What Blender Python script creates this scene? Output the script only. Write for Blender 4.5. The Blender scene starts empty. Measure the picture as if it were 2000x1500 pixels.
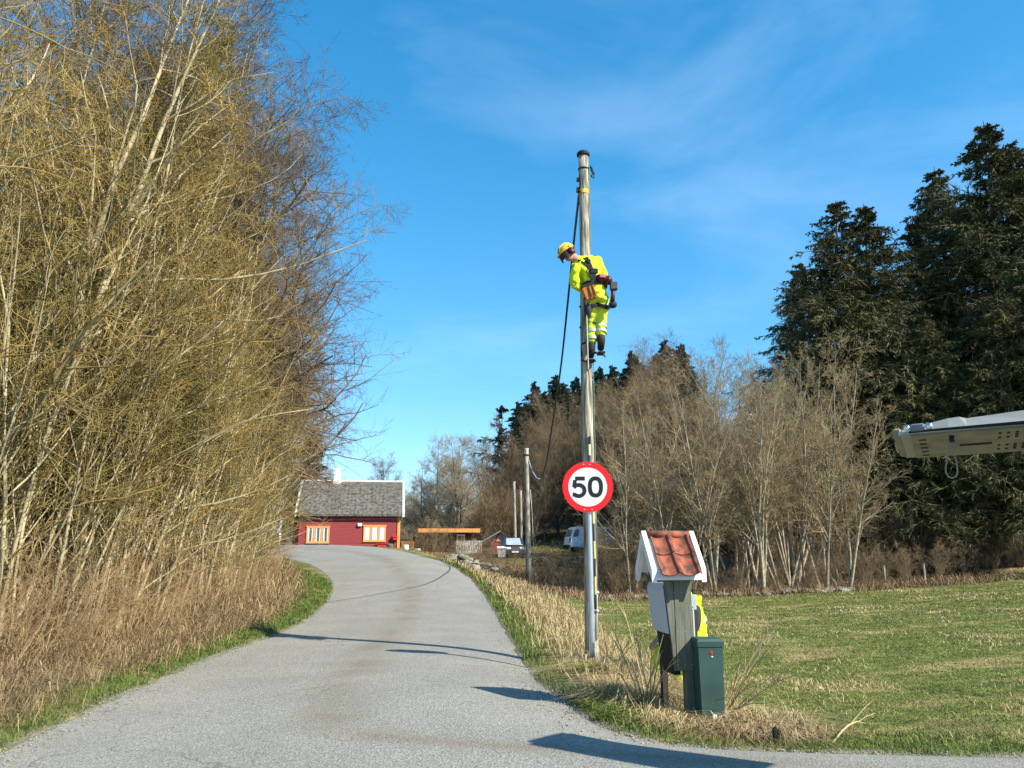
import bpy, math, random
import numpy as np
from mathutils import Vector, Matrix
R = math.radians
rng = np.random.default_rng(7)
random.seed(7)
sc = bpy.context.scene
COL = sc.collection

# ------------------------------------------------------------------ camera, sky, sun, exposure
F = 1500.0; PITCH = math.atan(315/1500); CAMH = 1.5
cam = bpy.data.cameras.new('camera'); cam.sensor_fit = 'HORIZONTAL'; cam.sensor_width = 36
cam.lens = 36*F/2000; cam.clip_end = 3000; cam.clip_start = 0.05
camo = bpy.data.objects.new('camera', cam); COL.objects.link(camo)
camo.location = (0, 0, CAMH); camo.rotation_euler = (R(90)+PITCH, 0, 0); sc.camera = camo

SUN_EL = R(38.5); SUN_H = (0.839, -0.545)              # the sun stands right of and behind the camera
world = bpy.data.worlds.new('World'); sc.world = world; world.use_nodes = True
nt = world.node_tree; nt.nodes.clear()
def wn(t, **k):
    n = nt.nodes.new(t)
    for a, b in k.items(): setattr(n, a, b)
    return n
sky = wn('ShaderNodeTexSky', sky_type='NISHITA'); sky.sun_disc = False
sky.sun_elevation = SUN_EL; sky.sun_rotation = math.atan2(SUN_H[0], SUN_H[1])
sky.air_density = 1.0; sky.dust_density = 0.25; sky.ozone_density = 2.2; sky.altitude = 30
hsv = wn('ShaderNodeHueSaturation'); hsv.inputs['Saturation'].default_value = 1.40; 
hsv.inputs['Hue'].default_value = 0.487
den = wn('ShaderNodeVectorMath', operation='MULTIPLY_ADD'); den.inputs[1].default_value = (.17, .12, .075); den.inputs[2].default_value = (1, 1, 1)
dv = wn('ShaderNodeVectorMath', operation='DIVIDE'); nt.links.new(sky.outputs[0], den.inputs[0]); nt.links.new(sky.outputs[0], dv.inputs[0]); nt.links.new(den.outputs[0], dv.inputs[1])
nt.links.new(dv.outputs[0], hsv.inputs['Color']); hsv.inputs['Value'].default_value = 1.15
tc = wn('ShaderNodeTexCoord'); mp = wn('ShaderNodeMapping')
mp.inputs['Rotation'].default_value = (0, R(-20), R(38)); mp.inputs['Scale'].default_value = (1.6, 1.9, 3.6)
nt.links.new(tc.outputs['Generated'], mp.inputs[0])
no = wn('ShaderNodeTexNoise'); no.inputs['Scale'].default_value = 1.5; no.inputs['Detail'].default_value = 5
no.inputs['Roughness'].default_value = 0.55; no.inputs['Distortion'].default_value = 0.5
nt.links.new(mp.outputs[0], no.inputs['Vector'])
cr = wn('ShaderNodeValToRGB'); cr.color_ramp.elements[0].position = 0.47; cr.color_ramp.elements[0].color = (0, 0, 0, 1)
cr.color_ramp.elements[1].position = 0.80; cr.color_ramp.elements[1].color = (.12, .12, .12, 1)
nt.links.new(no.outputs[0], cr.inputs[0])
mx = wn('ShaderNodeMixRGB'); mx.inputs[2].default_value = (6.2, 7.0, 8.2, 1)
nt.links.new(cr.outputs[0], mx.inputs[0]); nt.links.new(hsv.outputs[0], mx.inputs[1])
bg = wn('ShaderNodeBackground'); bg.inputs[1].default_value = 0.147
nt.links.new(mx.outputs[0], bg.inputs[0])
wo = wn('ShaderNodeOutputWorld'); nt.links.new(bg.outputs[0], wo.inputs[0])

sun = bpy.data.lights.new('sun', 'SUN'); sun.energy = 4.6; sun.angle = R(0.55); sun.color = (1, .93, .80)
suno = bpy.data.objects.new('sun', sun); COL.objects.link(suno)
sd = Vector((-SUN_H[0]*math.cos(SUN_EL), -SUN_H[1]*math.cos(SUN_EL), -math.sin(SUN_EL)))
suno.rotation_euler = sd.to_track_quat('-Z', 'Y').to_euler(); suno.location = (20, -14, 25)
sc.view_settings.view_transform = 'Standard'; sc.view_settings.look = 'None'
sc.view_settings.exposure = 0.95; sc.view_settings.gamma = 1

# ------------------------------------------------------------------ helpers
cP, sP = math.cos(PITCH), math.sin(PITCH)
def at(px, py, Y):
    u = (px-1000)/F; v = (750-py)/F; t = Y/(cP-v*sP)
    return Vector((u*t, Y, CAMH+t*(sP+v*cP)))

MATS = {}
def mat(name, col, rough=.8, var=.25, scale=6., bump=0., metal=0., col2=None, stretch=(1, 1, 1), spec=.3, rnd=0., detail=4, coord='Object', lo=.3, hi=.7):
    if name in MATS: return MATS[name]
    m = bpy.data.materials.new(name); m.use_nodes = True; n = m.node_tree; L = n.links
    b = n.nodes['Principled BSDF']; b.inputs['Roughness'].default_value = rough; b.inputs['Metallic'].default_value = metal
    b.inputs['Specular IOR Level'].default_value = spec
    t = n.nodes.new('ShaderNodeTexCoord'); p = n.nodes.new('ShaderNodeMapping'); p.inputs['Scale'].default_value = stretch
    L.new(t.outputs[coord], p.inputs[0])
    z = n.nodes.new('ShaderNodeTexNoise'); z.inputs['Scale'].default_value = scale; z.inputs['Detail'].default_value = detail
    L.new(p.outputs[0], z.inputs['Vector'])
    r = n.nodes.new('ShaderNodeValToRGB'); e = r.color_ramp.elements
    e[0].position = lo; e[1].position = hi
    c2 = col2 or tuple(min(1, c*(1+var)) for c in col)
    c1 = col if col2 else tuple(c*(1-var) for c in col)
    e[0].color = (*c1, 1); e[1].color = (*c2, 1); L.new(z.outputs[0], r.inputs[0])
    out = r.outputs[0]
    if rnd:
        oi = n.nodes.new('ShaderNodeObjectInfo'); h = n.nodes.new('ShaderNodeHueSaturation')
        mr = n.nodes.new('ShaderNodeMapRange'); mr.inputs[3].default_value = 1-rnd; mr.inputs[4].default_value = 1+rnd
        L.new(oi.outputs['Random'], mr.inputs[0]); L.new(mr.outputs[0], h.inputs['Value']); L.new(out, h.inputs['Color']); out = h.outputs[0]
    L.new(out, b.inputs['Base Color'])
    if bump:
        bp = n.nodes.new('ShaderNodeBump'); bp.inputs['Strength'].default_value = bump; bp.inputs['Distance'].default_value = .02
        L.new(z.outputs[0], bp.inputs['Height']); L.new(bp.outputs[0], b.inputs['Normal'])
    MATS[name] = m; return m

def tag(o, label=None, cat=None, group=None, kind=None):
    if label: o['label'] = label
    if cat: o['category'] = cat
    if group: o['group'] = group
    if kind: o['kind'] = kind
    return o
def thing(name, loc, label, cat, group=None, rz=0, scale=1):
    o = bpy.data.objects.new(name, None); COL.objects.link(o); o.location = loc; o.rotation_euler = (0, 0, rz)
    o.scale = (scale,)*3 if not hasattr(scale, '__len__') else scale
    o.empty_display_size = .2
    return tag(o, label, cat, group)
def wloc(o):
    v = Vector((0, 0, 0))
    while o is not None: v += o.location; o = o.parent
    return v
def fast_mesh(name, V, Fq, smooth=False):
    """V (n,3), Fq list of index arrays (m,k)"""
    me = bpy.data.meshes.new(name); V = np.asarray(V, np.float32)
    me.vertices.add(len(V)); me.vertices.foreach_set('co', V.ravel())
    Fq = [f for f in Fq if len(f)]
    idx = np.concatenate([f.ravel() for f in Fq]).astype(np.int32)
    tot = np.concatenate([np.full(len(f), f.shape[1]) for f in Fq]).astype(np.int32)
    st = np.concatenate([[0], np.cumsum(tot)[:-1]]).astype(np.int32)
    me.loops.add(len(idx)); me.loops.foreach_set('vertex_index', idx)
    me.polygons.add(len(tot)); me.polygons.foreach_set('loop_start', st); me.polygons.foreach_set('loop_total', tot)
    if smooth: me.polygons.foreach_set('use_smooth', np.ones(len(tot), bool))
    me.update(calc_edges=True); return me
def link(name, me, m, parent=None, world=True):
    o = bpy.data.objects.new(name, me); COL.objects.link(o)
    if m is not None: me.materials.append(m)
    if parent is not None: o.parent = parent
    return o

class MB:
    """collects shapes in world coordinates, then links them as one mesh"""
    def __init__(s, M=None): s.v = []; s.f = []; s.M = M
    def add(s, vs, fs):
        k = len(s.v)
        for p in vs:
            p = Vector(p); s.v.append(tuple(s.M @ p) if s.M is not None else tuple(p))
        s.f += [tuple(k+i for i in q) for q in fs]; return s
    def box(s, a, b, bev=0.):
        x0, y0, z0 = a; x1, y1, z1 = b
        if not bev:
            return s.add([(x0,y0,z0),(x1,y0,z0),(x1,y1,z0),(x0,y1,z0),(x0,y0,z1),(x1,y0,z1),(x1,y1,z1),(x0,y1,z1)],
                         [(0,3,2,1),(4,5,6,7),(0,1,5,4),(1,2,6,5),(2,3,7,6),(3,0,4,7)])
        pr = [(x0+bev,y0),(x1-bev,y0),(x1,y0+bev),(x1,y1-bev),(x1-bev,y1),(x0+bev,y1),(x0,y1-bev),(x0,y0+bev)]
        cx, cy = (x0+x1)/2, (y0+y1)/2
        def ins(p): return (cx+(p[0]-cx)*(1-2*bev/(x1-x0)), cy+(p[1]-cy)*(1-2*bev/(y1-y0)))
        rings = [[(*ins(p), z0) for p in pr], [(*p, z0+bev) for p in pr], [(*p, z1-bev) for p in pr], [(*ins(p), z1) for p in pr]]
        return s.loft(rings)
    def loft(s, rings, caps=True, closed=True):
        n = len(rings[0]); vs = [p for r in rings for p in r]; fs = []
        for i in range(len(rings)-1):
            for j in range(n if closed else n-1):
                a = i*n+j; b = i*n+(j+1) % n; fs.append((a, b, b+n, a+n))
        if caps: fs.append(tuple(range(n-1, -1, -1))); fs.append(tuple((len(rings)-1)*n+j for j in range(n)))
        return s.add(vs, fs)
    def prism(s, poly, y0, y1):
        """poly in xz, extruded in y"""
        return s.loft([[(x, y0, z) for x, z in poly], [(x, y1, z) for x, z in poly]])
    def tube(s, pts, r, n=8, caps=True):
        pts = [Vector(p) for p in pts]; rr = r if hasattr(r, '__len__') else [r]*len(pts); rings = []
        up = None
        for i, p in enumerate(pts):
            d = (pts[min(i+1, len(pts)-1)]-pts[max(i-1, 0)]).normalized()
            if up is None: up = Vector((0, 0, 1)) if abs(d.z) < .9 else Vector((0, 1, 0))
            a = d.cross(up)
            if a.length < 1e-4: a = d.orthogonal()
            a.normalize(); b = d.cross(a); up = -b if b.dot(up) < 0 else b
            rings.append([p+a*rr[i]*math.cos(2*math.pi*k/n)+b*rr[i]*math.sin(2*math.pi*k/n) for k in range(n)])
        return s.loft(rings, caps)
    def ell(s, c, r, nu=16, nv=10, v0=-90, v1=90, rot=None):
        rings = []
        for i in range(nv+1):
            a = R(v0+(v1-v0)*i/nv); ring = []
            for j in range(nu):
                b = 2*math.pi*j/nu
                p = Vector((r[0]*math.cos(a)*math.cos(b)+1e-5*math.cos(b), r[1]*math.cos(a)*math.sin(b)+1e-5*math.sin(b), r[2]*math.sin(a)))
                if rot is not None: p = rot @ p
                ring.append(Vector(c)+p)
            rings.append(ring)
        return s.loft(rings)
    def build(s, name, m, parent=None, smooth=False):
        off = wloc(parent) if parent is not None else Vector((0, 0, 0))
        me = bpy.data.meshes.new(name); me.from_pydata([tuple(Vector(p)-off) for p in s.v], [], s.f); me.update()
        if smooth: me.polygons.foreach_set('use_smooth', np.ones(len(me.polygons), bool))
        import bmesh
        b = bmesh.new(); b.from_mesh(me); bmesh.ops.recalc_face_normals(b, faces=b.faces); b.to_mesh(me); b.free()
        return link(name, me, m, parent)

def skin(name, nodes, edges, m, parent, sub=2, root=0, rough=0.):
    """one continuous surface grown round a skeleton (Skin + Subdivision, then applied)"""
    off = wloc(parent); me = bpy.data.meshes.new(name)
    me.from_pydata([tuple(Vector(n[0])-off) for n in nodes], edges, [])
    o = bpy.data.objects.new('skeleton', me); COL.objects.link(o)
    md = o.modifiers.new('s', 'SKIN'); md.use_smooth_shade = True
    sv = me.skin_vertices[0].data if me.skin_vertices else None
    if sv is None:
        me.attributes.new  # the Skin modifier made the layer
    for i, n in enumerate(nodes):
        r = n[1] if hasattr(n[1], '__len__') else (n[1], n[1]); sv[i].radius = r; sv[i].use_root = (i == root)
    s2 = o.modifiers.new('d', 'SUBSURF'); s2.levels = sub; s2.render_levels = sub
    dg = bpy.context.evaluated_depsgraph_get(); dg.update()
    m2 = bpy.data.meshes.new_from_object(o.evaluated_get(dg)); m2.name = name
    bpy.data.objects.remove(o); 
    m2.polygons.foreach_set('use_smooth', np.ones(len(m2.polygons), bool))
    if rough:
        from mathutils import noise as NZ
        m2.update(); nn = [v.normal.copy() for v in m2.vertices]
        for v, q in zip(m2.vertices, nn):
            c = v.co; k = NZ.noise(Vector((c.x*9, c.y*9, c.z*16)))+.6*NZ.noise(Vector((c.x*23+5, c.y*23, c.z*34)))
            v.co = c+q*k*rough
    return link(name, m2, m, parent)

# ------------------------------------------------------------------ the road edges and the lie of the land
def g0(px, py, z=0.):
    u = (px-1000)/F; v = (750-py)/F; t = (z-CAMH)/(sP+v*cP); return Vector((u*t, t*(cP-v*sP), z))
LEFT = [Vector((-7.5, -6, 0)), Vector((-4.6, 0, 0)), Vector((-3.75, 4, 0)), g0(0, 1475), g0(150, 1403), g0(300, 1335), g0(400, 1290), g0(500, 1255), g0(560, 1233),
        g0(610, 1205, .02), at(640, 1177, 20.2), at(652, 1150, 23.6), at(645, 1128, 27), at(620, 1108, 30.3), at(590, 1096, 33), at(540, 1088, 36), at(450, 1084, 39), at(300, 1084, 42)]
RIGHT = [Vector((14, -6, 0)), Vector((14, 5.2, 0)), g0(2000, 1478), g0(1700, 1470), g0(1500, 1463), g0(1240, 1450), g0(1190, 1430), g0(1130, 1393), g0(1080, 1355), g0(1035, 1310),
         g0(1008, 1270), g0(985, 1230, .02), at(965, 1195, 17.8), at(945, 1160, 22.5), at(920, 1130, 27), at(890, 1108, 31), at(860, 1095, 34), at(820, 1085, 38), at(790, 1077, 40.5), at(740, 1069, 43), at(660, 1064.5, 45.5), at(560, 1065, 47), at(300, 1066, 49)]
ctl = [tuple(p) for p in LEFT[2:]] + [tuple(p) for p in RIGHT[1:]]
ctl += [(-4.6,7,.12),(-5.2,9,.15),(-5.4,13,.12),(-6,18,.15),(-8,24,.35),(-8.5,8,-.2),(-12,12,-.6),(-14,20,-.4),(-20,10,-1.5),(-14,30,.5),(-20,40,.9),
        (1.05,10.6,-.15),(1.0,9.6,-.16),(1.6,7.5,-.20),(1.9,7.2,-.20),(2.3,9.2,-.16),(5,8,-.08),(9,8,.05),(2,16,-.08),(5,16,-.1),(10,16,.05),(16,18,.3),(3,22,-.2),(8,22,-.25),(2,27,-.25),(6,27,-.25),(11,29,-.2),(17,31,-.05),(24,34,.25),(32,36,.5),
        (0.75,34,-.2),(-1,31,.3),(1.5,40,.1),(0,45,.3),(5,45,-.0),(4,52,.75),(7,58,.92),(3,62,1.1),(12,50,.6),(20,48,.6),(30,50,1.5),(5,75,2.6),(0,60,1.),(-4,55,.9),(-8,52,1.1),(-14,52,1.1),
        (-4,80,2),(10,90,5),(0,110,7),(25,110,9),(45,80,5),(-30,80,1),(60,50,2),(40,20,1),(25,10,.3),(-40,20,-2),(-60,60,0),(0,-20,0),(25,-20,0),(-25,-20,0),(80,150,9),(0,170,8),(-80,150,1),(150,60,3),(-150,60,0),(150,-60,0),(-150,-60,0)]
ctl = np.array(ctl, float)
def _k(d2): return np.where(d2 > 1e-9, .5*d2*np.log(np.maximum(d2, 1e-9)), 0)
_n = len(ctl); _D = ((ctl[:, None, :2]-ctl[None, :, :2])**2).sum(-1)
_A = np.zeros((_n+3, _n+3)); _A[:_n, :_n] = _k(_D)+np.eye(_n)*.6; _A[:_n, _n] = 1; _A[:_n, _n+1:] = ctl[:, :2]; _A[_n:, :_n] = _A[:_n, _n:].T
_W = np.linalg.solve(_A, np.concatenate([ctl[:, 2], [0, 0, 0]]))
def Hbase(P):
    P = np.atleast_2d(np.asarray(P, float))[:, :2]; out = np.zeros(len(P))
    for i in range(0, len(P), 20000):
        q = P[i:i+20000]; d = ((q[:, None]-ctl[None, :, :2])**2).sum(-1)
        out[i:i+20000] = _k(d)@_W[:_n]+_W[_n]+q@_W[_n+1:]
    return np.clip(out, -4, 14)
def resample(pts, n):
    P = np.array([tuple(p)[:2] for p in pts]); d = np.concatenate([[0], np.cumsum(np.linalg.norm(np.diff(P, axis=0), axis=1))])
    return P, d
LP = np.array([tuple(p)[:2] for p in LEFT]); RP = np.array([tuple(p)[:2] for p in RIGHT])
def smooth_line(P, n):
    d = np.concatenate([[0], np.cumsum(np.linalg.norm(np.diff(P, axis=0), axis=1))]); s = np.linspace(0, d[-1], n)
    Q = np.stack([np.interp(s, d, P[:, 0]), np.interp(s, d, P[:, 1])], 1)
    for _ in range(6):
        Q[1:-1] = .25*Q[:-2]+.5*Q[1:-1]+.25*Q[2:]
    return Q
LS = smooth_line(LP[2:], 160); RS = smooth_line(RP[2:], 200)
POLY = np.concatenate([LP[:2], LS, RS[::-1], RP[1::-1]])
def road_sd(P):
    """signed distance to the road's outline, negative on the road"""
    P = np.atleast_2d(np.asarray(P, float))[:, :2]; A = POLY; B = np.roll(POLY, -1, 0); out = np.empty(len(P))
    e = B-A; L2 = (e**2).sum(1)+1e-12
    for i in range(0, len(P), 4000):
        q = P[i:i+4000]; w = q[:, None]-A[None]; t = np.clip((w*e).sum(-1)/L2, 0, 1)
        d = np.sqrt(((w-t[..., None]*e)**2).sum(-1).min(1))
        c = (A[None, :, 1] > q[:, 1, None]) != (B[None, :, 1] > q[:, 1, None])
        xi = A[None, :, 0]+(q[:, 1, None]-A[None, :, 1])*e[None, :, 0]/np.where(np.abs(e[None, :, 1]) < 1e-12, 1e-12, e[None, :, 1])
        ins = (c & (q[:, 0, None] < xi)).sum(1) % 2 == 1
        out[i:i+4000] = np.where(ins, -d, d)
    return out
def bumps(P):
    x, y = P[:, 0], P[:, 1]
    return .5*np.sin(x*1.7+1.1*np.sin(y*.9))*np.sin(y*1.3+.8*np.sin(x*1.1))+.3*np.sin(x*3.9+y*2.3)*np.sin(y*4.7-x*1.9)
def H(P):
    P = np.atleast_2d(np.asarray(P, float))[:, :2]; h = Hbase(P); d = road_sd(P)
    off = np.clip(d, 0, 2.); 
    h = h+np.where(d > 0, .06*np.minimum(off/.5, 1)*np.clip((30-P[:, 1])/10, .2, 1)+.05*bumps(P)*np.minimum(off, 1), -.03-.05*np.minimum(-d/.4, 1))
    return h
def h1(x, y): return float(H([(x, y)])[0])

def axis_lin(segs):
    out = []
    for a, b, st in segs: out += list(np.arange(a, b, st))
    return np.array(out+[segs[-1][1]])
gx = axis_lin([(-400,-60,40),(-60,-24,4),(-24,-9,.8),(-9,8,.14),(8,24,.4),(24,60,3),(60,400,40)])
gy = axis_lin([(-60,-6,6),(-6,4.5,.7),(4.5,16,.14),(16,36,.25),(36,60,.7),(60,130,5),(130,600,47)])
X, Y = np.meshgrid(gx, gy); P = np.stack([X.ravel(), Y.ravel()], 1); Z = H(P)
nx, ny = len(gx), len(gy); I = np.arange(nx*ny).reshape(ny, nx)
Q = np.stack([I[:-1, :-1].ravel(), I[:-1, 1:].ravel(), I[1:, 1:].ravel(), I[1:, :-1].ravel()], 1)
me = fast_mesh('ground', np.column_stack([P, Z]), [Q], True)
SD = road_sd(P)
left_of = (P[:, 0] < np.interp(P[:, 1], [0, 18, 24, 30, 40], [-3, -3.5, -5, -8, -14]))
FIELD_X = np.array([-3, 1, 2.5, 6, 11, 17, 24, 40]); FIELD_Y = np.array([20, 22.5, 25, 26.5, 28.5, 31, 34.5, 42])
far_wood = np.clip((P[:, 1]-63)/3, 0, 1)
beyond = np.clip((P[:, 1]-np.interp(P[:, 0], FIELD_X, FIELD_Y))/1.5, 0, 1)*(P[:, 0] > -3)
grassy_hill = np.exp(-(((P[:, 0]-3.5)/4)**2))*((P[:, 1] > 47) & (P[:, 1] < 80))
dry = np.clip(far_wood+np.where(left_of, np.clip((SD-.75)/.6, 0, 1), np.maximum(beyond*(1-.85*grassy_hill), 0)), 0, 1)
straw = np.where((~left_of) & (SD > 0), np.clip(1-np.abs(SD-1.35)/.75, 0, 1)*(P[:, 0] < 2.6), 0)
heap = np.exp(-(((P[:, 0]-2.0)/.4)**2+((P[:, 1]-6.95)/.35)**2)); straw = np.maximum(straw, np.minimum(heap*1.3, 1))
grav = np.exp(-(((P[:, 0]-.62)/.35)**2+((P[:, 1]-7.8)/1.3)**2))*1.6*(SD > -.1)
grav = np.maximum(grav, np.clip(1-np.abs(SD-.02)/.13, 0, 1)*.9)
ca = me.color_attributes.new('zone', 'FLOAT_COLOR', 'POINT')
ca.data.foreach_set('color', np.stack([dry, straw, np.clip(grav, 0, 1), np.ones(len(P))], 1).astype(np.float32).ravel())

gm = bpy.data.materials.new('ground_soil_and_turf'); gm.use_nodes = True; n = gm.node_tree; Lk = n.links; b = n.nodes['Principled BSDF']
b.inputs['Roughness'].default_value = .95; b.inputs['Specular IOR Level'].default_value = .1
def nd(t): return n.nodes.new(t)
def noise(scale, detail=5, stretch=None):
    z = nd('ShaderNodeTexNoise'); z.inputs['Scale'].default_value = scale; z.inputs['Detail'].default_value = detail
    t = nd('ShaderNodeTexCoord'); p = nd('ShaderNodeMapping'); p.inputs['Scale'].default_value = stretch or (1, 1, 1)
    Lk.new(t.outputs['Object'], p.inputs[0]); Lk.new(p.outputs[0], z.inputs['Vector']); return z
def ramp(src, a, ca_, b_, cb):
    r = nd('ShaderNodeValToRGB'); e = r.color_ramp.elements; e[0].position = a; e[1].position = b_
    e[0].color = (*ca_, 1); e[1].color = (*cb, 1); Lk.new(src, r.inputs[0]); return r.outputs[0]
def mix(f, a, c):
    m = nd('ShaderNodeMixRGB')
    if isinstance(f, float): m.inputs[0].default_value = f
    else: Lk.new(f, m.inputs[0])
    Lk.new(a, m.inputs[1]); Lk.new(c, m.inputs[2]); return m.outputs[0]
at_ = nd('ShaderNodeAttribute'); at_.attribute_name = 'zone'; sep = nd('ShaderNodeSeparateColor'); Lk.new(at_.outputs['Color'], sep.inputs[0])
green = ramp(noise(9, 6).outputs[0], .35, (.066, .090, .019), .68, (.17, .19, .05))
strawc = ramp(noise(14, 6).outputs[0], .3, (.20, .15, .06), .7, (.42, .33, .16))
patch = ramp(noise(.55, 5, (1, 2.2, 1)).outputs[0], .52, (0, 0, 0), .64, (.85, .85, .85))
c = mix(patch, green, strawc)
c = mix(sep.outputs[1], c, strawc)
c = mix(sep.outputs[0], c, ramp(noise(7, 6).outputs[0], .3, (.055, .036, .018), .7, (.17, .115, .06)))
c = mix(sep.outputs[2], c, ramp(noise(55, 4).outputs[0], .35, (.13, .115, .09), .65, (.30, .27, .215)))
Lk.new(c, b.inputs['Base Color'])
bp = nd('ShaderNodeBump'); bp.inputs['Strength'].default_value = .8; bp.inputs['Distance'].default_value = .05
Lk.new(noise(30, 5).outputs[0], bp.inputs['Height']); Lk.new(bp.outputs[0], b.inputs['Normal'])
tag(link('ground', me, gm), kind='structure')

# the road: a sheet of worn asphalt between its two edges
def along(P, n):
    d = np.concatenate([[0], np.cumsum(np.linalg.norm(np.diff(P, axis=0), axis=1))]); s = np.linspace(0, d[-1], n)
    return np.stack([np.interp(s, d, P[:, 0]), np.interp(s, d, P[:, 1])], 1)
iL = int(np.argmin(np.abs(LS[:, 1]-6.6))); iR = int(np.argmin(np.linalg.norm(RS-np.array(RP[6]), axis=1)))
Lr = np.concatenate([[LP[0], LP[1]], along(LS[:iL+1], 30), along(LS[iL:], 160)[1:]])
Rr = np.concatenate([[RP[0], (14., 0.)], along(np.concatenate([[RP[1]], RS[:iR+1]]), 30), along(RS[iR:], 160)[1:]])
NC = 26; u = np.linspace(0, 1, NC)[None, :, None]
G = Lr[:, None]*(1-u)+Rr[:, None]*u
edge = np.sin(np.arange(len(Lr))*1.9)*.02+rng.normal(0, .015, len(Lr))
G[2:, 0] += np.stack([edge[2:], edge[2:]*0], 1); G[2:, -1] += np.stack([-edge[2:][::-1], edge[2:]*0], 1)
gp = G.reshape(-1, 2); gz = Hbase(gp)+.004
uu = np.tile(u[0, :, 0], len(Lr)); gz += .03*(1-(2*uu-1)**2)-.012
nr = len(Lr); I = np.arange(nr*NC).reshape(nr, NC)
Q = np.stack([I[:-1, :-1].ravel(), I[:-1, 1:].ravel(), I[1:, 1:].ravel(), I[1:, :-1].ravel()], 1)
me = fast_mesh('road', np.column_stack([gp, gz]), [Q], True)
ca = me.color_attributes.new('lane', 'FLOAT_COLOR', 'POINT')
ca.data.foreach_set('color', np.stack([uu, np.repeat(np.arange(nr)/nr, NC), uu*0, uu*0+1], 1).astype(np.float32).ravel())
rm = bpy.data.materials.new('worn_asphalt'); rm.use_nodes = True; n = rm.node_tree; Lk = n.links; b = n.nodes['Principled BSDF']
b.inputs['Roughness'].default_value = .9; b.inputs['Specular IOR Level'].default_value = .15
at_ = nd('ShaderNodeAttribute'); at_.attribute_name = 'lane'; sep = nd('ShaderNodeSeparateColor'); Lk.new(at_.outputs['Color'], sep.inputs[0])
speck = ramp(noise(70, 3).outputs[0], .36, (.12, .116, .102), .64, (.40, .385, .34))
cells = nd('ShaderNodeTexVoronoi'); cells.inputs['Scale'].default_value = 62
t_ = nd('ShaderNodeTexCoord'); Lk.new(t_.outputs['Object'], cells.inputs['Vector'])
stone = ramp(cells.outputs['Color'], .05, (.13, .126, .112), .95, (.40, .385, .345))
c = mix(.5, speck, stone)
big = ramp(noise(.9, 6).outputs[0], .35, (.90, .90, .89), .68, (1.06, 1.05, 1.03))
mm = nd('ShaderNodeMixRGB'); mm.blend_type = 'MULTIPLY'; mm.inputs[0].default_value = 1; Lk.new(c, mm.inputs[1]); Lk.new(big, mm.inputs[2]); c = mm.outputs[0]
# dust-brown strip along the crown of the road
rr_ = nd('ShaderNodeValToRGB'); e = rr_.color_ramp.elements; e[0].position = .40; e[0].color = (0, 0, 0, 1); e[1].position = .62; e[1].color = (0, 0, 0, 1)
k = e.new(.5); k.color = (1, 1, 1, 1); Lk.new(sep.outputs[0], rr_.inputs[0])
mk = nd('ShaderNodeMath'); mk.operation = 'MULTIPLY'; Lk.new(rr_.outputs[0], mk.inputs[0])
nz = ramp(noise(1.6, 6).outputs[0], .3, (.1, .1, .1), .68, (.75, .75, .75)); Lk.new(nz, mk.inputs[1])
brown = ramp(noise(60, 3).outputs[0], .35, (.10, .078, .052), .65, (.27, .22, .155))
c = mix(mk.outputs[0], c, brown)
vo = nd('ShaderNodeTexVoronoi'); vo.feature = 'DISTANCE_TO_EDGE'; vo.inputs['Scale'].default_value = .75
t2 = nd('ShaderNodeTexCoord'); dn = noise(1.8, 4); ad = nd('ShaderNodeVectorMath'); ad.operation = 'MULTIPLY_ADD'; ad.inputs[1].default_value = (.9, .9, 0)
Lk.new(dn.outputs['Color'], ad.inputs[0]); Lk.new(t2.outputs['Object'], ad.inputs[2]); Lk.new(ad.outputs[0], vo.inputs['Vector'])
crk = ramp(vo.outputs['Distance'], .004, (1, 1, 1), .011, (0, 0, 0)); msk = ramp(noise(.45, 3).outputs[0], .50, (0, 0, 0), .60, (.42, .42, .42))
cm = nd('ShaderNodeMath'); cm.operation = 'MULTIPLY'; Lk.new(crk, cm.inputs[0]); Lk.new(msk, cm.inputs[1])
drk = nd('ShaderNodeRGB'); drk.outputs[0].default_value = (.055, .05, .042, 1); c = mix(cm.outputs[0], c, drk.outputs[0])
Lk.new(c, b.inputs['Base Color'])
bp = nd('ShaderNodeBump'); bp.inputs['Strength'].default_value = .5; bp.inputs['Distance'].default_value = .012
Lk.new(cells.outputs['Distance'], bp.inputs['Height']); Lk.new(bp.outputs[0], b.inputs['Normal'])
tag(link('road', me, rm), kind='structure')

# ------------------------------------------------------------------ trees
def unit(v): return v/np.maximum(np.linalg.norm(v, axis=-1, keepdims=True), 1e-9)
def paths(start, d, L, K, wander, up, rg, droop=0.):
    N = len(start); pts = np.empty((N, K+1, 3)); pts[:, 0] = start; d = unit(d.copy())
    for k in range(K):
        d = unit(d+rg.normal(0, wander, (N, 3))+np.array([0, 0, up])-np.array([0, 0, droop*(k/K)]))
        pts[:, k+1] = pts[:, k]+d*(L/K)[:, None]
    return pts
def spawn(pts, rad, L, n, t0, t1, ang, angj, rg, flat=0.):
    N, K1, _ = pts.shape; K = K1-1
    pi = np.repeat(np.arange(N), n); t = rg.uniform(t0, t1, len(pi)); s = t*K; k = np.minimum(s.astype(int), K-1); f = (s-k)[:, None]
    pos = pts[pi, k]*(1-f)+pts[pi, k+1]*f; d = unit(pts[pi, k+1]-pts[pi, k])
    r = rad[pi, k]*(1-f[:, 0])+rad[pi, k+1]*f[:, 0]
    rv = rg.normal(0, 1, (len(pi), 3)); rv[:, 2] *= (1-flat); p = unit(rv-(rv*d).sum(1, keepdims=True)*d)
    a = np.radians(rg.normal(ang, angj, len(pi)))[:, None]
    return pos, d*np.cos(a)+p*np.sin(a), r, t, L[pi]
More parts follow.
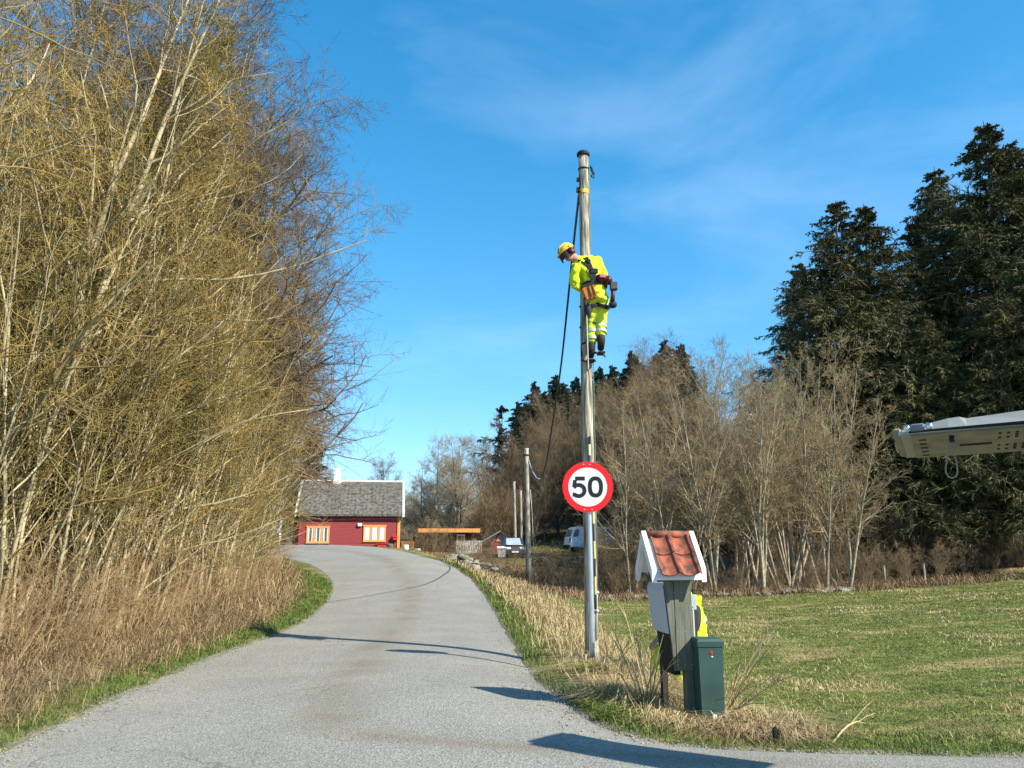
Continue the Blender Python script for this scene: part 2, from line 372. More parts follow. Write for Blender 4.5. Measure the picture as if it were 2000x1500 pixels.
def tubes(pts, rad, S):
    N, K1, _ = pts.shape; d = unit(pts[:, -1]-pts[:, 0]); ref = np.where(np.abs(d[:, 2:]) < .8, np.array([[0, 0, 1.]]), np.array([[1., 0, 0]]))
    a = unit(np.cross(d, ref)); bb = np.cross(d, a); th = np.arange(S)*2*np.pi/S
    off = a[:, None, None]*np.cos(th)[None, None, :, None]+bb[:, None, None]*np.sin(th)[None, None, :, None]
    V = pts[:, :, None]+off*rad[:, :, None, None]
    I = np.arange(N*K1*S).reshape(N, K1, S); J = np.roll(I, -1, 2)
    Fq = np.stack([I[:, :-1], J[:, :-1], J[:, 1:], I[:, 1:]], -1).reshape(-1, 4)
    return V.reshape(-1, 3), Fq
def taper(r0, r1, K): return r0[:, None]*(1-np.linspace(0, 1, K+1)[None])+np.asarray(r1)[:, None]*np.linspace(0, 1, K+1)[None]
class Geo:
    def __init__(s): s.V = []; s.q = []; s.t = []; s.n = 0
    def add(s, V, Fq):
        (s.q if Fq.shape[1] == 4 else s.t).append(Fq+s.n); s.V.append(V); s.n += len(V)
    def mesh(s, name):
        return fast_mesh(name, np.concatenate(s.V), [np.concatenate(x) for x in (s.q, s.t) if x], False)
def blades(pos, d, L, w, rg):
    """leaf-like slim triangles"""
    p = unit(np.cross(d, rg.normal(0, 1, d.shape)))*w[:, None]*.5
    V = np.stack([pos-p, pos+p, pos+d*L[:, None]], 1).reshape(-1, 3)
    return V, np.arange(len(V)).reshape(-1, 3)

def bare_tree(seed, h, stems, spread, r, lv, trunkmat, twigmat, buds=0, bud_len=.05, wob=.06, rmin=.0032):
    """lv: list of (children, length ratio, angle, K, wander, up, droop, t0)"""
    rg = np.random.default_rng(seed); T = Geo(); C = Geo()
    az = rg.uniform(0, 2*np.pi, stems)+np.arange(stems)*2*np.pi/stems; st = np.stack([np.cos(az)*.18*spread*(stems > 1), np.sin(az)*.18*spread*(stems > 1), az*0-.15], 1)
    d = np.stack([np.cos(az)*spread*rg.uniform(.1, .5, stems), np.sin(az)*spread*rg.uniform(.1, .5, stems), np.ones(stems)], 1)
    L = h*rg.uniform(.78, 1.03, stems); K = 10; pts = paths(st, d, L, K, wob, .05, rg)
    rr = r*rg.uniform(.65, 1.1, stems); rad = taper(rr, rr*.12, K); rad[:, 0] *= 1.25
    T.add(*tubes(pts, rad, 7)); sides = [5, 4, 3, 3, 3]
    for i, (nn, ratio, ang, K, wan, up, droop, t0, *fl) in enumerate(lv):
        pos, dd, pr, t, pl = spawn(pts, rad, L, nn, t0, .98, ang, 12, rg)
        L = pl*ratio*rg.uniform(.5, 1.2, len(pos))*(1.15-(fl[0] if fl else .75)*t if i == 0 else 1.1-.5*t)
        pts = paths(pos, dd, L, K, wan, up, rg, droop); r0 = np.clip(pr*rg.uniform(.45, .7, len(pr)), rmin, None); rad = taper(r0, np.maximum(r0*.3, rmin*.6), K)
        (T if i == 0 else C).add(*tubes(pts, rad, sides[i]))
    if buds:
        pos, dd, pr, t, pl = spawn(pts, rad, L, buds, .2, 1, 35, 15, rg)
        C.add(*blades(pos, dd, np.full(len(pos), bud_len)*rg.uniform(.6, 1.4, len(pos)), np.full(len(pos), bud_len*.35), rg))
    return (T.mesh('trunk'), C.mesh('crown'), trunkmat, twigmat)
def conifer(seed, h, rb, dens, trunkmat, needle, start=.06, droop=.25, gap=0., size=1., irregular=.25):
    rg = np.random.default_rng(seed); T = Geo(); C = Geo(); K = 12
    pts = paths(np.array([[0, 0, -.2]]), np.array([[0, 0, 1.]]), np.array([h]), K, .012, .05, rg)
    rad = taper(np.array([h*.013]), np.array([.02]), K); T.add(*tubes(pts, rad, 8))
    n = dens; t = np.sort(rg.uniform(start, .985, n)**.9); s = t*K; k = np.minimum(s.astype(int), K-1); f = (s-k)[:, None]
    pos = pts[0, k]*(1-f)+pts[0, k+1]*f; az = rg.uniform(0, 2*np.pi, n)
    prof = np.minimum((1-t)**.82*1.12+.012, .95)*np.where(t < .2, .8+t, 1); L = rb*prof*rg.uniform(1-irregular*1.2, 1+irregular, n)*(1+.18*np.sin(az*2+t*9+seed))
    if gap: L *= np.where(np.sin(t*38+2*np.cos(az)) > -gap, 1, .45)
    up0 = .1+.55*t; d = np.stack([np.cos(az), np.sin(az), up0], 1)
    B = paths(pos, d, L, 6, .06, .0, rg, droop*1.6); B[:, -1, 2] += L*.05
    br = taper(np.clip(L*.014, .012, .07), L*0+.006, 6); C.add(*tubes(B, br, 3))
    # hanging side sprays
    per = 20; p2, d2, r2, t2, l2 = spawn(B, br, L, per, .12, 1, 52, 14, rg, .75)
    L2 = np.clip(l2*.32*(1.15-t2), .12*size, 1.2*size)*rg.uniform(.6, 1.25, len(p2)); d2[:, 2] -= .18
    S = paths(p2, d2, L2, 3, .08, 0, rg, .35)
    p3, d3, r3, t3, l3 = spawn(S, np.ones(S.shape[:2]), L2, 15, .0, 1, 30, 13, rg, .3)
    d3[:, 2] -= .1
    C.add(*blades(p3, unit(d3), np.clip(l3*.6, .12, .46)*rg.uniform(.6, 1.3, len(p3))*size, np.full(len(p3), 0.054*size)*rg.uniform(.6, 1.4, len(p3)), rg))
    return (T.mesh('trunk'), C.mesh('crown'), trunkmat, needle)

def twigm(name, c1, c2): return mat(name, c1, .85, col2=c2, scale=1.1, rnd=.16, spec=.15, detail=6)
bark_olive = mat('bark_olive', (.21, .17, .085), .9, col2=(.52, .44, .27), scale=5, bump=.5, stretch=(1, 1, .35), rnd=.12)
bark_pale = mat('bark_pale', (.19, .155, .10), .85, col2=(.48, .41, .29), scale=4, bump=.4, stretch=(1, 1, 1.6), rnd=.12)
bark_dark = mat('bark_dark', (.07, .055, .04), .9, col2=(.19, .155, .11), scale=6, bump=.6, stretch=(1, 1, .3))
tw_gold = twigm('twigs_golden', (.14, .094, .028), (.42, .300, .105))
tw_olive = twigm('twigs_olive', (.098, .078, .024), (.34, .262, .085))
tw_purple = twigm('twigs_purple', (.105, .072, .048), (.25, .178, .115))
tw_grey = twigm('twigs_grey', (.20, .165, .11), (.40, .33, .22))
tw_clump = twigm('twigs_clump', (.19, .14, .075), (.38, .29, .16))
tw_brown = twigm('twigs_brown', (.14, .097, .055), (.30, .215, .125))
tw_bramble = twigm('twigs_bramble', (.20, .125, .06), (.48, .335, .175))
needles = mat('needles', (.022, .032, .016), .7, col2=(.175, .152, .056), scale=.8, rnd=.15, spec=.2, detail=6)
needles_far = mat('needles_far', (.018, .030, .020), .7, col2=(.05, .065, .035), scale=.7, rnd=.15, spec=.2, detail=6)

#       children ratio angle K wander up droop t0
PROTO = {
 'alder':   bare_tree(11, 12, 5, .75, .078, [(22,.36,42,7,.12,.05,0,.14),(9,.50,48,6,.17,.02,.02,.12),(6,.52,46,5,.20,.01,.03,.1),(2,.55,42,3,.2,.0,.03,.15)], bark_olive, tw_gold, 1, .028, rmin=.0046),
 'alder2':  bare_tree(12, 11, 4, .95, .070, [(24,.38,46,7,.13,.05,0,.10),(9,.52,48,6,.18,.02,.02,.12),(6,.52,46,5,.20,.01,.03,.1),(2,.55,42,3,.2,.0,.03,.15)], bark_olive, tw_olive, 1, .028, rmin=.0046),
 'sapling': bare_tree(13, 6.5, 9, .62, .026, [(13,.34,30,6,.10,.06,0,.16),(6,.52,36,5,.14,.04,0,.12),(4,.55,38,4,.16,.02,0,.1)], bark_olive, tw_gold, rmin=.0046),
 'sapling2':bare_tree(14, 6.0, 8, .8, .026, [(14,.36,36,6,.13,.05,0,.12),(7,.54,40,5,.16,.03,0,.12),(4,.55,40,4,.17,.02,0,.1)], bark_olive, tw_olive, rmin=.0046),
 'birch':   bare_tree(15, 13, 1, .2, .17, [(58,.36,52,8,.11,.05,.02,.14,.42),(15,.50,46,6,.17,.02,.05,.12),(10,.50,42,5,.18,0,.09,.1),(4,.62,36,3,.14,0,.12,.2)], bark_dark, tw_purple),
 'birch2':  bare_tree(25, 13, 2, .4, .14, [(34,.36,50,8,.12,.05,.02,.14,.42),(14,.50,46,6,.17,.02,.05,.12),(9,.50,42,5,.18,0,.08,.1),(4,.62,36,3,.14,0,.1,.2)], bark_dark, tw_purple),
 'spread':  bare_tree(16, 9.5, 2, .8, .12, [(34,.38,52,6,.11,.05,.03,.12),(13,.50,46,5,.14,.03,.04,.12),(10,.52,44,4,.15,.02,.04,.1),(3,.6,38,2,.13,0,.03,.2)], bark_dark, tw_grey),
 'clump':   bare_tree(17, 9.5, 6, .75, .070, [(15,.30,36,6,.09,.06,0,.22),(7,.50,40,4,.13,.04,0,.12),(6,.54,40,3,.15,.03,0,.1),(2,.6,36,2,.15,0,0,.2)], bark_pale, tw_clump, rmin=.0042),
 'clump2':  bare_tree(18, 9.0, 4, .95, .072, [(18,.33,40,6,.11,.05,0,.20),(8,.52,42,4,.14,.04,0,.12),(6,.54,40,3,.15,.03,0,.1),(2,.6,36,2,.15,0,0,.2)], bark_pale, tw_clump, rmin=.0042),
 'wood':    bare_tree(19, 14, 3, .55, .13, [(34,.34,42,6,.10,.06,0,.05),(11,.48,42,4,.13,.03,0,.12),(8,.52,42,3,.14,.02,0,.1),(2,.6,38,2,.12,0,0,.2)], bark_dark, tw_brown),
 'shrub':   bare_tree(20, 2.6, 12, 1.5, .014, [(9,.42,36,4,.13,.03,.02,.1),(6,.5,38,3,.15,.0,.03,.1),(3,.5,38,2,.15,0,0,.1)], tw_brown, tw_brown),
 'bramble': bare_tree(21, 2.4, 12, 1.7, .013, [(8,.45,38,5,.16,.02,.05,.1),(5,.55,40,4,.18,.0,.06,.1)], tw_bramble, tw_bramble),
 'spruce':  conifer(31, 22, 7.0, 360, bark_dark, needles),
 'spruce2': conifer(32, 20, 6.6, 330, bark_dark, needles, irregular=.35),
 'spruce3': conifer(35, 22, 7.4, 340, bark_dark, needles, irregular=.45),
 'farspruce': conifer(33, 16, 4.8, 170, bark_dark, needles_far, size=1.7, irregular=.3),
 'pine':    conifer(34, 11, 3.6, 70, bark_dark, needles_far, start=.35, gap=.25, size=1.1, irregular=.4, droop=.12),
}
_used = set()
def tree(kind, name, x, y, scale, rz, label, group=None, cat='tree', tilt=(0, 0), zoff=0.):
    tm, cm, ta, tb = PROTO[kind]
    r = thing(name, (x, y, h1(x, y)+zoff), label, cat, group, rz, scale); r.rotation_euler = (tilt[0], tilt[1], rz)
    for nme, me_, m_ in (('trunk', tm, ta), ('crown', cm, tb)):
        if not me_.materials: me_.materials.append(m_)
        o = bpy.data.objects.new(nme, me_); COL.objects.link(o); o.parent = r
    return r
def pxx(px, Y): return (px-1000)/F*Y*1.0
# --- left roadside thicket
TH = 'bare saplings crowding the left roadside'
big = [  # px, Y, scale, rz, label
 ('alder', 30, 9.6, 1.0, .3, 'tall olive-barked bare tree at the far left edge, nearest the camera'),
 ('alder2', 160, 10.6, 1.02, 2.2, 'tall bare tree with twin pale leaning trunks near the left edge'),
 ('alder', -160, 11.5, 1.05, 4.0, 'tall bare roadside tree cut by the left picture edge'),
 ('alder2', 60, 13.5, 1.05, 1.0, 'bare golden-twigged tree standing behind the nearest left trunks'),
 ('alder', 285, 13.4, .90, 5.1, 'tall bare golden tree in the middle of the left thicket'),
 ('alder2', 240, 17.5, 1.15, 3.3, 'taller bare olive tree rising at the back of the left thicket'),
 ('alder', 375, 17.2, .68, .9, 'bare golden tree near the road bend, below the dark birch crown'),
 ('alder2', 120, 20, 1.3, 5.5, 'tall bare tree deep in the left wood, top out of the picture')]
for i, (k, px, y, s_, rz, lab) in enumerate(big):
    tree(k, 'alder_tree', pxx(px, y)-.3, y, s_, rz, lab, 'tall bare trees along the left roadside')
tree('birch', 'birch_tree', pxx(415, 20.5), 20.5, 1.24, .7, 'tall purple-twigged birch whose wispy crown tops the left wood against the sky', 'dark birches of the left wood')
tree('birch2', 'birch_tree', pxx(300, 20), 20, 1.28, 3.1, 'dark twin-stemmed birch above the middle of the left wood', 'dark birches of the left wood')
tree('birch2', 'birch_tree', pxx(180, 24), 24, 1.45, 1.1, 'tallest dark twin-stemmed birch high behind the golden left trees', 'dark birches of the left wood')
tree('birch2', 'birch_tree', pxx(480, 26), 26, 1.14, 2.9, 'dark birch leaning its drooping branches right over the road bend', 'dark birches of the left wood')
tree('birch', 'birch_tree', pxx(500, 31), 31, .98, 5.2, 'slighter dark birch standing right of the leaning one', 'dark birches of the left wood')
tree('birch', 'birch_tree', pxx(250, 25), 25, 1.30, 4.4, 'dark birch hidden deepest behind the golden left trees', 'dark birches of the left wood')
tree('spread', 'spreading_tree', pxx(488, 30), 30, 1.12, 1.4, 'grey spreading bare tree reaching furthest right over the road', 'grey spreading trees by the road bend')
tree('spread', 'spreading_tree', pxx(420, 31), 31, 1.15, 3.4, 'grey spreading bare tree half hidden behind the left thicket', 'grey spreading trees by the road bend')
rs = random.Random(5)
front = [(-60,8.6),(60,9.0),(130,9.6),(215,10.4),(270,11.6),(330,12.6),(370,14),(415,15.4),(440,17.0),(470,18.6),(490,20.4),(505,22.5),(520,24.5),(490,26.5),(505,28),
         (20,11),(110,12),(200,13),(285,15),(345,17),(395,19.4),(430,21.5),(460,24),(-120,9.8),(160,15.5),(240,18.5),(60,17),(330,21),(390,25)]
for i, (px, y) in enumerate(front):
    k = 'sapling' if i % 2 else 'sapling2'
    tree(k, 'sapling', pxx(px, y)-.15, y, rs.uniform(.85, 1.15)*(1.0 if y < 20 else 1.0), rs.uniform(0, 6.28),
         'slim many-stemmed bare sapling in the golden left thicket', TH, 'sapling')
# --- spruce peeking over the red house, birch behind it
tree('farspruce', 'spruce_tree', pxx(585, 58), 60, .62, 1, 'dark spruce behind the red house, left of its chimney')
tree('birch', 'birch_tree', pxx(752, 95), 95, .78, 2, 'rounded purple birch standing alone behind the house roof')
tree('spread', 'spreading_tree', pxx(640, 66), 66, .72, 2, 'pale bare tree behind the house, beside the white chimney')
# --- middle wood
midA = [(838, 70, .70), (870, 76, .95), (900, 66, .86), (815, 84, .55), (795, 90, .5)]
midL = ['lone grey bare tree left of the middle wood', 'tallest grey bare tree on the left flank of the middle wood', 'grey bare tree behind the flat-roofed shed', 'small grey bare tree right of the red house', 'smallest hazy bare tree beside the red house corner']
for (px, y, s_), lab in zip(midA, midL):
    tree('spread', 'bare_tree', pxx(px, y), y, s_*1.12, rs.uniform(0, 6), lab, 'grey trees beside the middle wood')
woods = [(945,70,.80),(975,72,.9),(1000,70,.85),(1030,72,.98),(1060,69,.92),(1090,72,1.1),(1120,74,1.1),(1150,70,1.08),(1185,72,1.15),(1215,68,1.12),(1245,66,1.15),(1280,66,1.08),(1310,62,1.15),(1350,60,1.12),
         (960,84,.95),(1015,86,1.05),(1070,84,1.12),(1110,86,1.22),(1160,84,1.25),(1205,86,1.32),(1255,80,1.32),(1300,78,1.35),(1345,76,1.35),(1440,44,.85),(1500,46,.95),(1540,42,.8),(1420,40,.7),(1480,39,.72),
         (925,80,.7),(985,78,.8),(1045,80,.95),(1135,80,1.1),(1230,76,1.2),(1285,70,1.1)]
for i, (px, y, s_) in enumerate(woods):
    tree('wood', 'bare_tree', pxx(px, y), y, s_*(.80 if px < 1270 else .93)*rs.uniform(.9, 1.06), rs.uniform(0, 6), 'brown bare tree massed in the wood behind the utility pole', 'brown trees of the middle wood')
for i, (px, y, s_, lab) in enumerate([(1041,108,1.10,'dark spruce tip left of the utility pole on the wooded ridge'),(1077,112,1.18,'dark spruce close left of the utility pole on the ridge'),(1175,108,1.20,'spruce on the ridge just right of the lineman boots'),
        (1211,114,1.24,'low dark spruce between two taller ridge spruces'),(1247,108,1.30,'pointed ridge spruce between utility pole and bare clump'),(1299,105,1.36,'tallest dark spruce of the ridge row, above bare crowns'),(1330,112,1.40,'rightmost dark spruce of the ridge row'),(1130,118,1.2,'spruce on the ridge directly behind the utility pole'),(1020,112,.95,'lowest dark spruce at the left end of the ridge row')]):
    tree('farspruce', 'spruce_tree', pxx(px, y), y, s_, i*1.3, lab, 'dark spruces on the ridge')
for i, (px, y, s_) in enumerate([(1058,116,1.05),(1096,110,1.08),(1112,116,1.12),(1150,112,1.12),(1190,118,1.2),(1228,118,1.25),(1270,112,1.22),(1285,118,1.36),(1316,106,1.25),(1350,112,1.25)]):
    tree('farspruce', 'spruce_tree', pxx(px, y), y, s_, i*1.7+.5, 'dark spruce filling the ridge row behind the taller tips', 'dark spruces on the ridge')
tree('pine', 'pine_tree', pxx(980, 75), 75, 1.22, .4, 'lone flat-layered pine standing out left of the ridge spruces')
# --- pale-stemmed clumps at the far edge of the field
cl = [(1225,29,.82),(1290,31,.92),(1330,28.5,.86),(1385,29.5,.98),(1425,31.5,1.02),(1470,29,.98),(1515,30.5,1.06),(1550,31.5,1.12),(1590,30,1.02),(1630,30.5,.88),(1450,35,1.1),(1530,35,1.2),(1260,34,.85)]
for i, (px, y, s_) in enumerate(cl):
    lab = {0: 'pale-stemmed bare clump just right of the utility pole', 7: 'tallest pale-stemmed clump, against the dark spruces', 10: 'lowest pale-stemmed clump at the right end of the thicket', 2: 'pale-stemmed clump right behind the mailbox roof'}.get(i, 'pale-stemmed bare clump along the far field edge')
    tree('clump' if i % 2 else 'clump2', 'alder_clump', pxx(px, y), y, s_, rs.uniform(0, 6), lab, 'pale-stemmed clumps at the field edge')
# --- big spruces on the right
for i, (px, y, s_, k, lab) in enumerate([(1655,42,1.07,'spruce2','lower dark spruce at the left end of the right-hand stand'),(1728,43,.96,'spruce','slim-topped dark spruce, second from the left in the stand'),
        (1838,45,1.03,'spruce2','dark spruce between the slim-topped one and the giant'),(1895,49,1.18,'spruce3','dark spruce at the left shoulder of the giant'),(1995,43,1.18,'spruce','giant dark spruce whose tip is the highest of the stand'),(2068,42,1.12,'spruce3','giant spruce at the right edge behind the raised hatch'),
        (2160,42,1.22,'spruce2','spruce cut by the right edge of the picture'),(1590,56,.98,'spruce3','short dark spruce peeping out behind the pale clumps'),(1990,37,.75,'spruce2','smaller spruce with low boughs beneath the raised hatch'),(1840,38,.60,'spruce3','shortest spruce, at the foot of the right-hand stand'),(2120,37,.85,'spruce','low-boughed spruce just outside the right edge')]):
    tree(k, 'spruce_tree', pxx(px, y)*1.0, y, s_, i*2.1, lab, 'tall spruces on the right')
# --- low brown shrubs
shr = [(1075,32,.75),(1110,30,.7),(1130,34,.9),(1055,36,.8),(1180,29,.8),(1220,27.5,.6),(1000,44,.6),(950,46,.65),(905,44,.6),(860,46,.7),(840,50,.75),(930,40,.45),(890,40,.4),(970,38,.5),
       (1690,32,.7),(1730,33,.75),(1760,34,.6),(1800,34,.8),(1850,35,.7),(1900,36,.85),(1950,36,.9),(1995,35,.9),(1660,31,.7),(1600,29.5,.6),(1560,29,.5),(1490,29,.5),(1420,28.5,.5),(1350,28,.55),(1290,27.6,.55),(820,47,.6),(1182,45,1.15),(1203,44,1.25),(1228,43,1.1),(1190,40,.9),(1215,40,1.0),(1174,48,1.0),(1210,38,1.0),(1235,36,1.1),(1260,37,1.2),(1440,36,1.1),(1490,37,1.2),(1540,36,1.1),(1590,36,1.1),(1640,36,1.0)]+[(925+k*17, 66+(k*7 % 5), 1.9+.3*(k % 3)) for k in range(24) if not 1025 < 925+k*17 < 1175]+[(1670+k*24, 37.5+(k % 3)*.8, 1.0+.25*(k*5 % 3)) for k in range(14)]
for px, y, s_ in shr:
    tree('shrub', 'shrub', pxx(px, y), y, s_, rs.uniform(0, 6), 'low brown leafless shrub at the foot of the woods', 'brown leafless shrubs', 'shrub')
for px, y, s_ in [(20,8.6,.9),(120,9.6,.95),(190,10.6,1.0),(255,11.7,1.0),(320,13.2,1.0),(385,15.6,1.0),(430,18.5,1.0),(465,21,1.0),(500,24,1.0),(80,10.8,1.1),(-60,9,.9),(-30,7.9,.5),(60,8.3,.55),(150,8.9,.6),(230,9.8,.55),(300,10.8,.6),(350,11.8,.55),(400,13.4,.6),(440,15.2,.65),(470,17,.6),(500,19,.6),(520,21.5,.65),(535,24,.65),(545,27,.7),(100,9.5,.8),(200,11,.8),(290,12.6,.8),(360,14.8,.8),(420,17.6,.8),(0,9.3,.8),(560,30,.7)]:
    tree('bramble', 'bramble', pxx(px, y)-.1, y, s_*.9, rs.uniform(0, 6), 'reddish bramble tangle at the foot of the left thicket', 'brambles under the left thicket', 'bramble')

# ------------------------------------------------------------------ grass
def blade_mesh(name, P, hgt, wid, lean, m, rg, curl=.5, kind='stuff'):
    """P (n,2); each blade a bent, tapering strip of two pieces"""
    N = len(P); z = H(P); az = rg.uniform(0, 2*np.pi, N); w = np.stack([np.cos(az), np.sin(az), az*0], 1)*wid[:, None]*.5
    la = rg.uniform(0, 2*np.pi, N); ld = np.stack([np.cos(la), np.sin(la), la*0], 1)*(lean*rg.uniform(.2, 1.2, N))[:, None]
    b0 = np.column_stack([P, z-.02]); mid = b0+(np.array([0, 0, .6])+ld*.35)*hgt[:, None]; tip = b0+(np.array([0, 0, 1.])+ld*(1.+curl)-np.array([0, 0, 1.])*(lean*curl*.5)[:, None])*hgt[:, None]
    V = np.stack([b0-w, b0+w, mid+w*.7, mid-w*.7, tip], 1).reshape(-1, 3); I = np.arange(N)[:, None]*5
    me = fast_mesh(name, V, [np.array([[0, 1, 2, 3]])+I, np.array([[3, 2, 4]])+I])
    return tag(link(name, me, m), kind=kind)
rg = np.random.default_rng(3)
def polar(n, r0, r1, a0, a1, p=1.):
    r = r0+(r1-r0)*rg.uniform(0, 1, n)**p; a = np.radians(rg.uniform(a0, a1, n)); return np.stack([r*np.sin(a), r*np.cos(a)], 1)
g_field = mat('grass_field', (.078, .096, .020), .8, col2=(.345, .325, .112), scale=2.6, spec=.15, detail=8, lo=.36, hi=.66)
g_green = mat('grass_green', (.045, .085, .012), .75, col2=(.15, .20, .04), scale=5, spec=.2, detail=8)
g_straw = mat('grass_straw', (.30, .22, .095), .8, col2=(.62, .49, .26), scale=5, spec=.2, detail=8)
g_tan = mat('grass_tan', (.17, .115, .058), .85, col2=(.47, .34, .185), scale=3.2, spec=.1, detail=8)
g_brown = mat('grass_brown', (.11, .07, .038), .85, col2=(.36, .25, .14), scale=3, spec=.1, detail=8)
def bump_noise(P, s): return bumps(P*s)
Pf = polar(330000, 5.8, 36, -8, 44, 1.25); sdv = road_sd(Pf); yl = np.interp(Pf[:, 0], FIELD_X, FIELD_Y)
ok = (sdv > .25) & (Pf[:, 1] < yl+.6) & (Pf[:, 0] > np.interp(Pf[:, 1], [5, 20, 26], [0, 0, 0])); Pf = Pf[ok]; sdv = sdv[ok]
patchv = bump_noise(Pf, .55)+.6*bump_noise(Pf[:, ::-1], 1.1)+rg.normal(0, .25, len(Pf)); isst = patchv > .55
Pg = Pf[~isst]; dist = np.linalg.norm(Pg, axis=1)
blade_mesh('field_grass', Pg, rg.uniform(.02, .058, len(Pg)), np.clip(dist*.0009, .006, .03), np.full(len(Pg), .8), g_field, rg)
Ps = Pf[isst]; dist = np.linalg.norm(Ps, axis=1)
blade_mesh('dry_field_grass', Ps, rg.uniform(.03, .10, len(Ps)), np.clip(dist*.0008, .005, .025), np.full(len(Ps), 1.1), g_straw, rg)
# right verge: green by the asphalt, straw behind it
Pv = polar(150000, 6.2, 36, -14, 36, 1.3); sdv = road_sd(Pv); rightside = Pv[:, 0] > np.interp(Pv[:, 1], [5, 18, 24, 30, 40], [-3, -3.4, -4.5, -5.5, -9])
j = rg.normal(0, .16, len(Pv))+.15*bump_noise(Pv, 1.3)
wst = np.interp(Pv[:, 1], [6, 8, 10, 14, 25], [.8, 1.4, 1.7, 1.5, 2.0])
okg = rightside & (sdv > .05) & (sdv+j < .62) & (Pv[:, 0] < 3.9)
oks = rightside & (sdv+j >= .55) & (sdv+j < wst) & (Pv[:, 0] < 2.2) & (rg.uniform(0, 1, len(Pv)) < .95)
near = Pv[:, 1] < 9
Pg = Pv[okg]; dist = np.linalg.norm(Pg, axis=1)
blade_mesh('verge_grass', Pg, rg.uniform(.04, .17, len(Pg))*np.where(Pg[:, 1] < 8.4, .7, 1), np.clip(dist*.0009, .006, .03), np.full(len(Pg), .9), g_green, rg)
Pd = Pv[oks]; dist = np.linalg.norm(Pd, axis=1)
blade_mesh('dry_verge_grass', Pd, rg.uniform(.10, .42, len(Pd))*np.where(Pd[:, 1] < 7.9, .55, 1), np.clip(dist*.0008, .005, .025), np.full(len(Pd), 1.1), g_straw, rg, .9)
# a matted heap of dead grass round the cabinet and posts
q = rg.normal(0, 1, (4500, 2))*np.array([.22, .16])+np.array([2.05, 6.95]); q = q[road_sd(q) > .08]
blade_mesh('dead_grass_heap', q, rg.uniform(.05, .22, len(q)), np.full(len(q), .009), np.full(len(q), 2.2), g_tan, rg, .8)
q = rg.normal(0, 1, (3000, 2))*np.array([.35, .3])+np.array([1.05, 7.6]); q = q[road_sd(q) > .1]
blade_mesh('green_tuft', q, rg.uniform(.06, .2, len(q)), np.full(len(q), .011), np.full(len(q), 1.0), g_green, rg)
q = rg.normal(0, 1, (900, 2))*np.array([.12, .12])+np.array([.98, 9.2])
blade_mesh('green_tuft', q, rg.uniform(.15, .38, len(q)), np.full(len(q), .011), np.full(len(q), .8), g_green, rg)
for (cx0, cy0, sx0_, sy0_, n0, ha, hb) in ((1.30, 8.3, .22, .30, 2600, .12, .42), (1.15, 9.5, .20, .30, 2000, .15, .5), (1.45, 7.35, .16, .14, 1300, .08, .28), (2.15, 7.35, .22, .16, 1500, .1, .34)):
    q = rg.normal(0, 1, (n0, 2))*np.array([sx0_, sy0_])+np.array([cx0, cy0]); q = q[road_sd(q) > .3]
    blade_mesh('dry_grass_clump', q, rg.uniform(ha, hb, len(q)), np.full(len(q), .009), np.full(len(q), 1.3), g_straw, rg, .9)
# left verge
Pv = polar(260000, 5.5, 40, -46, -8, 1.3); sdv = road_sd(Pv); leftside = Pv[:, 0] < np.interp(Pv[:, 1], [0, 18, 24, 30, 40], [-3, -3.5, -5, -8, -14])
j = rg.normal(0, .16, len(Pv))+.2*bump_noise(Pv, 1.2); wg = np.interp(Pv[:, 1], [6, 10, 16, 22, 30], [.55, .55, .8, 1.2, 1.3])
okg = leftside & (sdv > .04) & (sdv+j < wg); okd = leftside & (sdv+j >= wg-.15) & (sdv < 4.2)
Pg = Pv[okg]; dist = np.linalg.norm(Pg, axis=1)
blade_mesh('verge_grass', Pg, rg.uniform(.03, .13, len(Pg)), np.clip(dist*.0009, .006, .03), np.full(len(Pg), .9), g_green, rg)
Pd = Pv[okd]; sdd = sdv[okd]; dist = np.linalg.norm(Pd, axis=1); tall = rg.uniform(0, 1, len(Pd)) < .13
pa = Pd[~tall]; da = dist[~tall]
blade_mesh('dry_grass', pa, rg.uniform(.08, .38, len(pa)), np.clip(da*.0008, .005, .025), np.full(len(pa), 1.5), g_tan, rg, .9)
pb = Pd[tall]; db = dist[tall]
kk = rg.uniform(0, 1, len(pb)) < .4
blade_mesh('dead_undergrowth', pb[kk], rg.uniform(.25, 1.1, kk.sum())*np.clip(sdd[tall][kk]/1.6, .35, 1), np.clip(db[kk]*.0006, .005, .016), np.full(kk.sum(), .9), g_straw, rg, .9)
pb = pb[~kk]; db = db[~kk]; sdd = sdd[tall][~kk]; tall = np.ones(len(pb), bool)
blade_mesh('dead_undergrowth', pb, rg.uniform(.2, 1.0, len(pb))*rg.uniform(.5,1.5,len(pb))*np.clip(sdd[tall]/1.6, .35, 1), np.clip(db*.0007, .006, .02), np.full(len(pb), 1.3), g_brown, rg, 1.1)
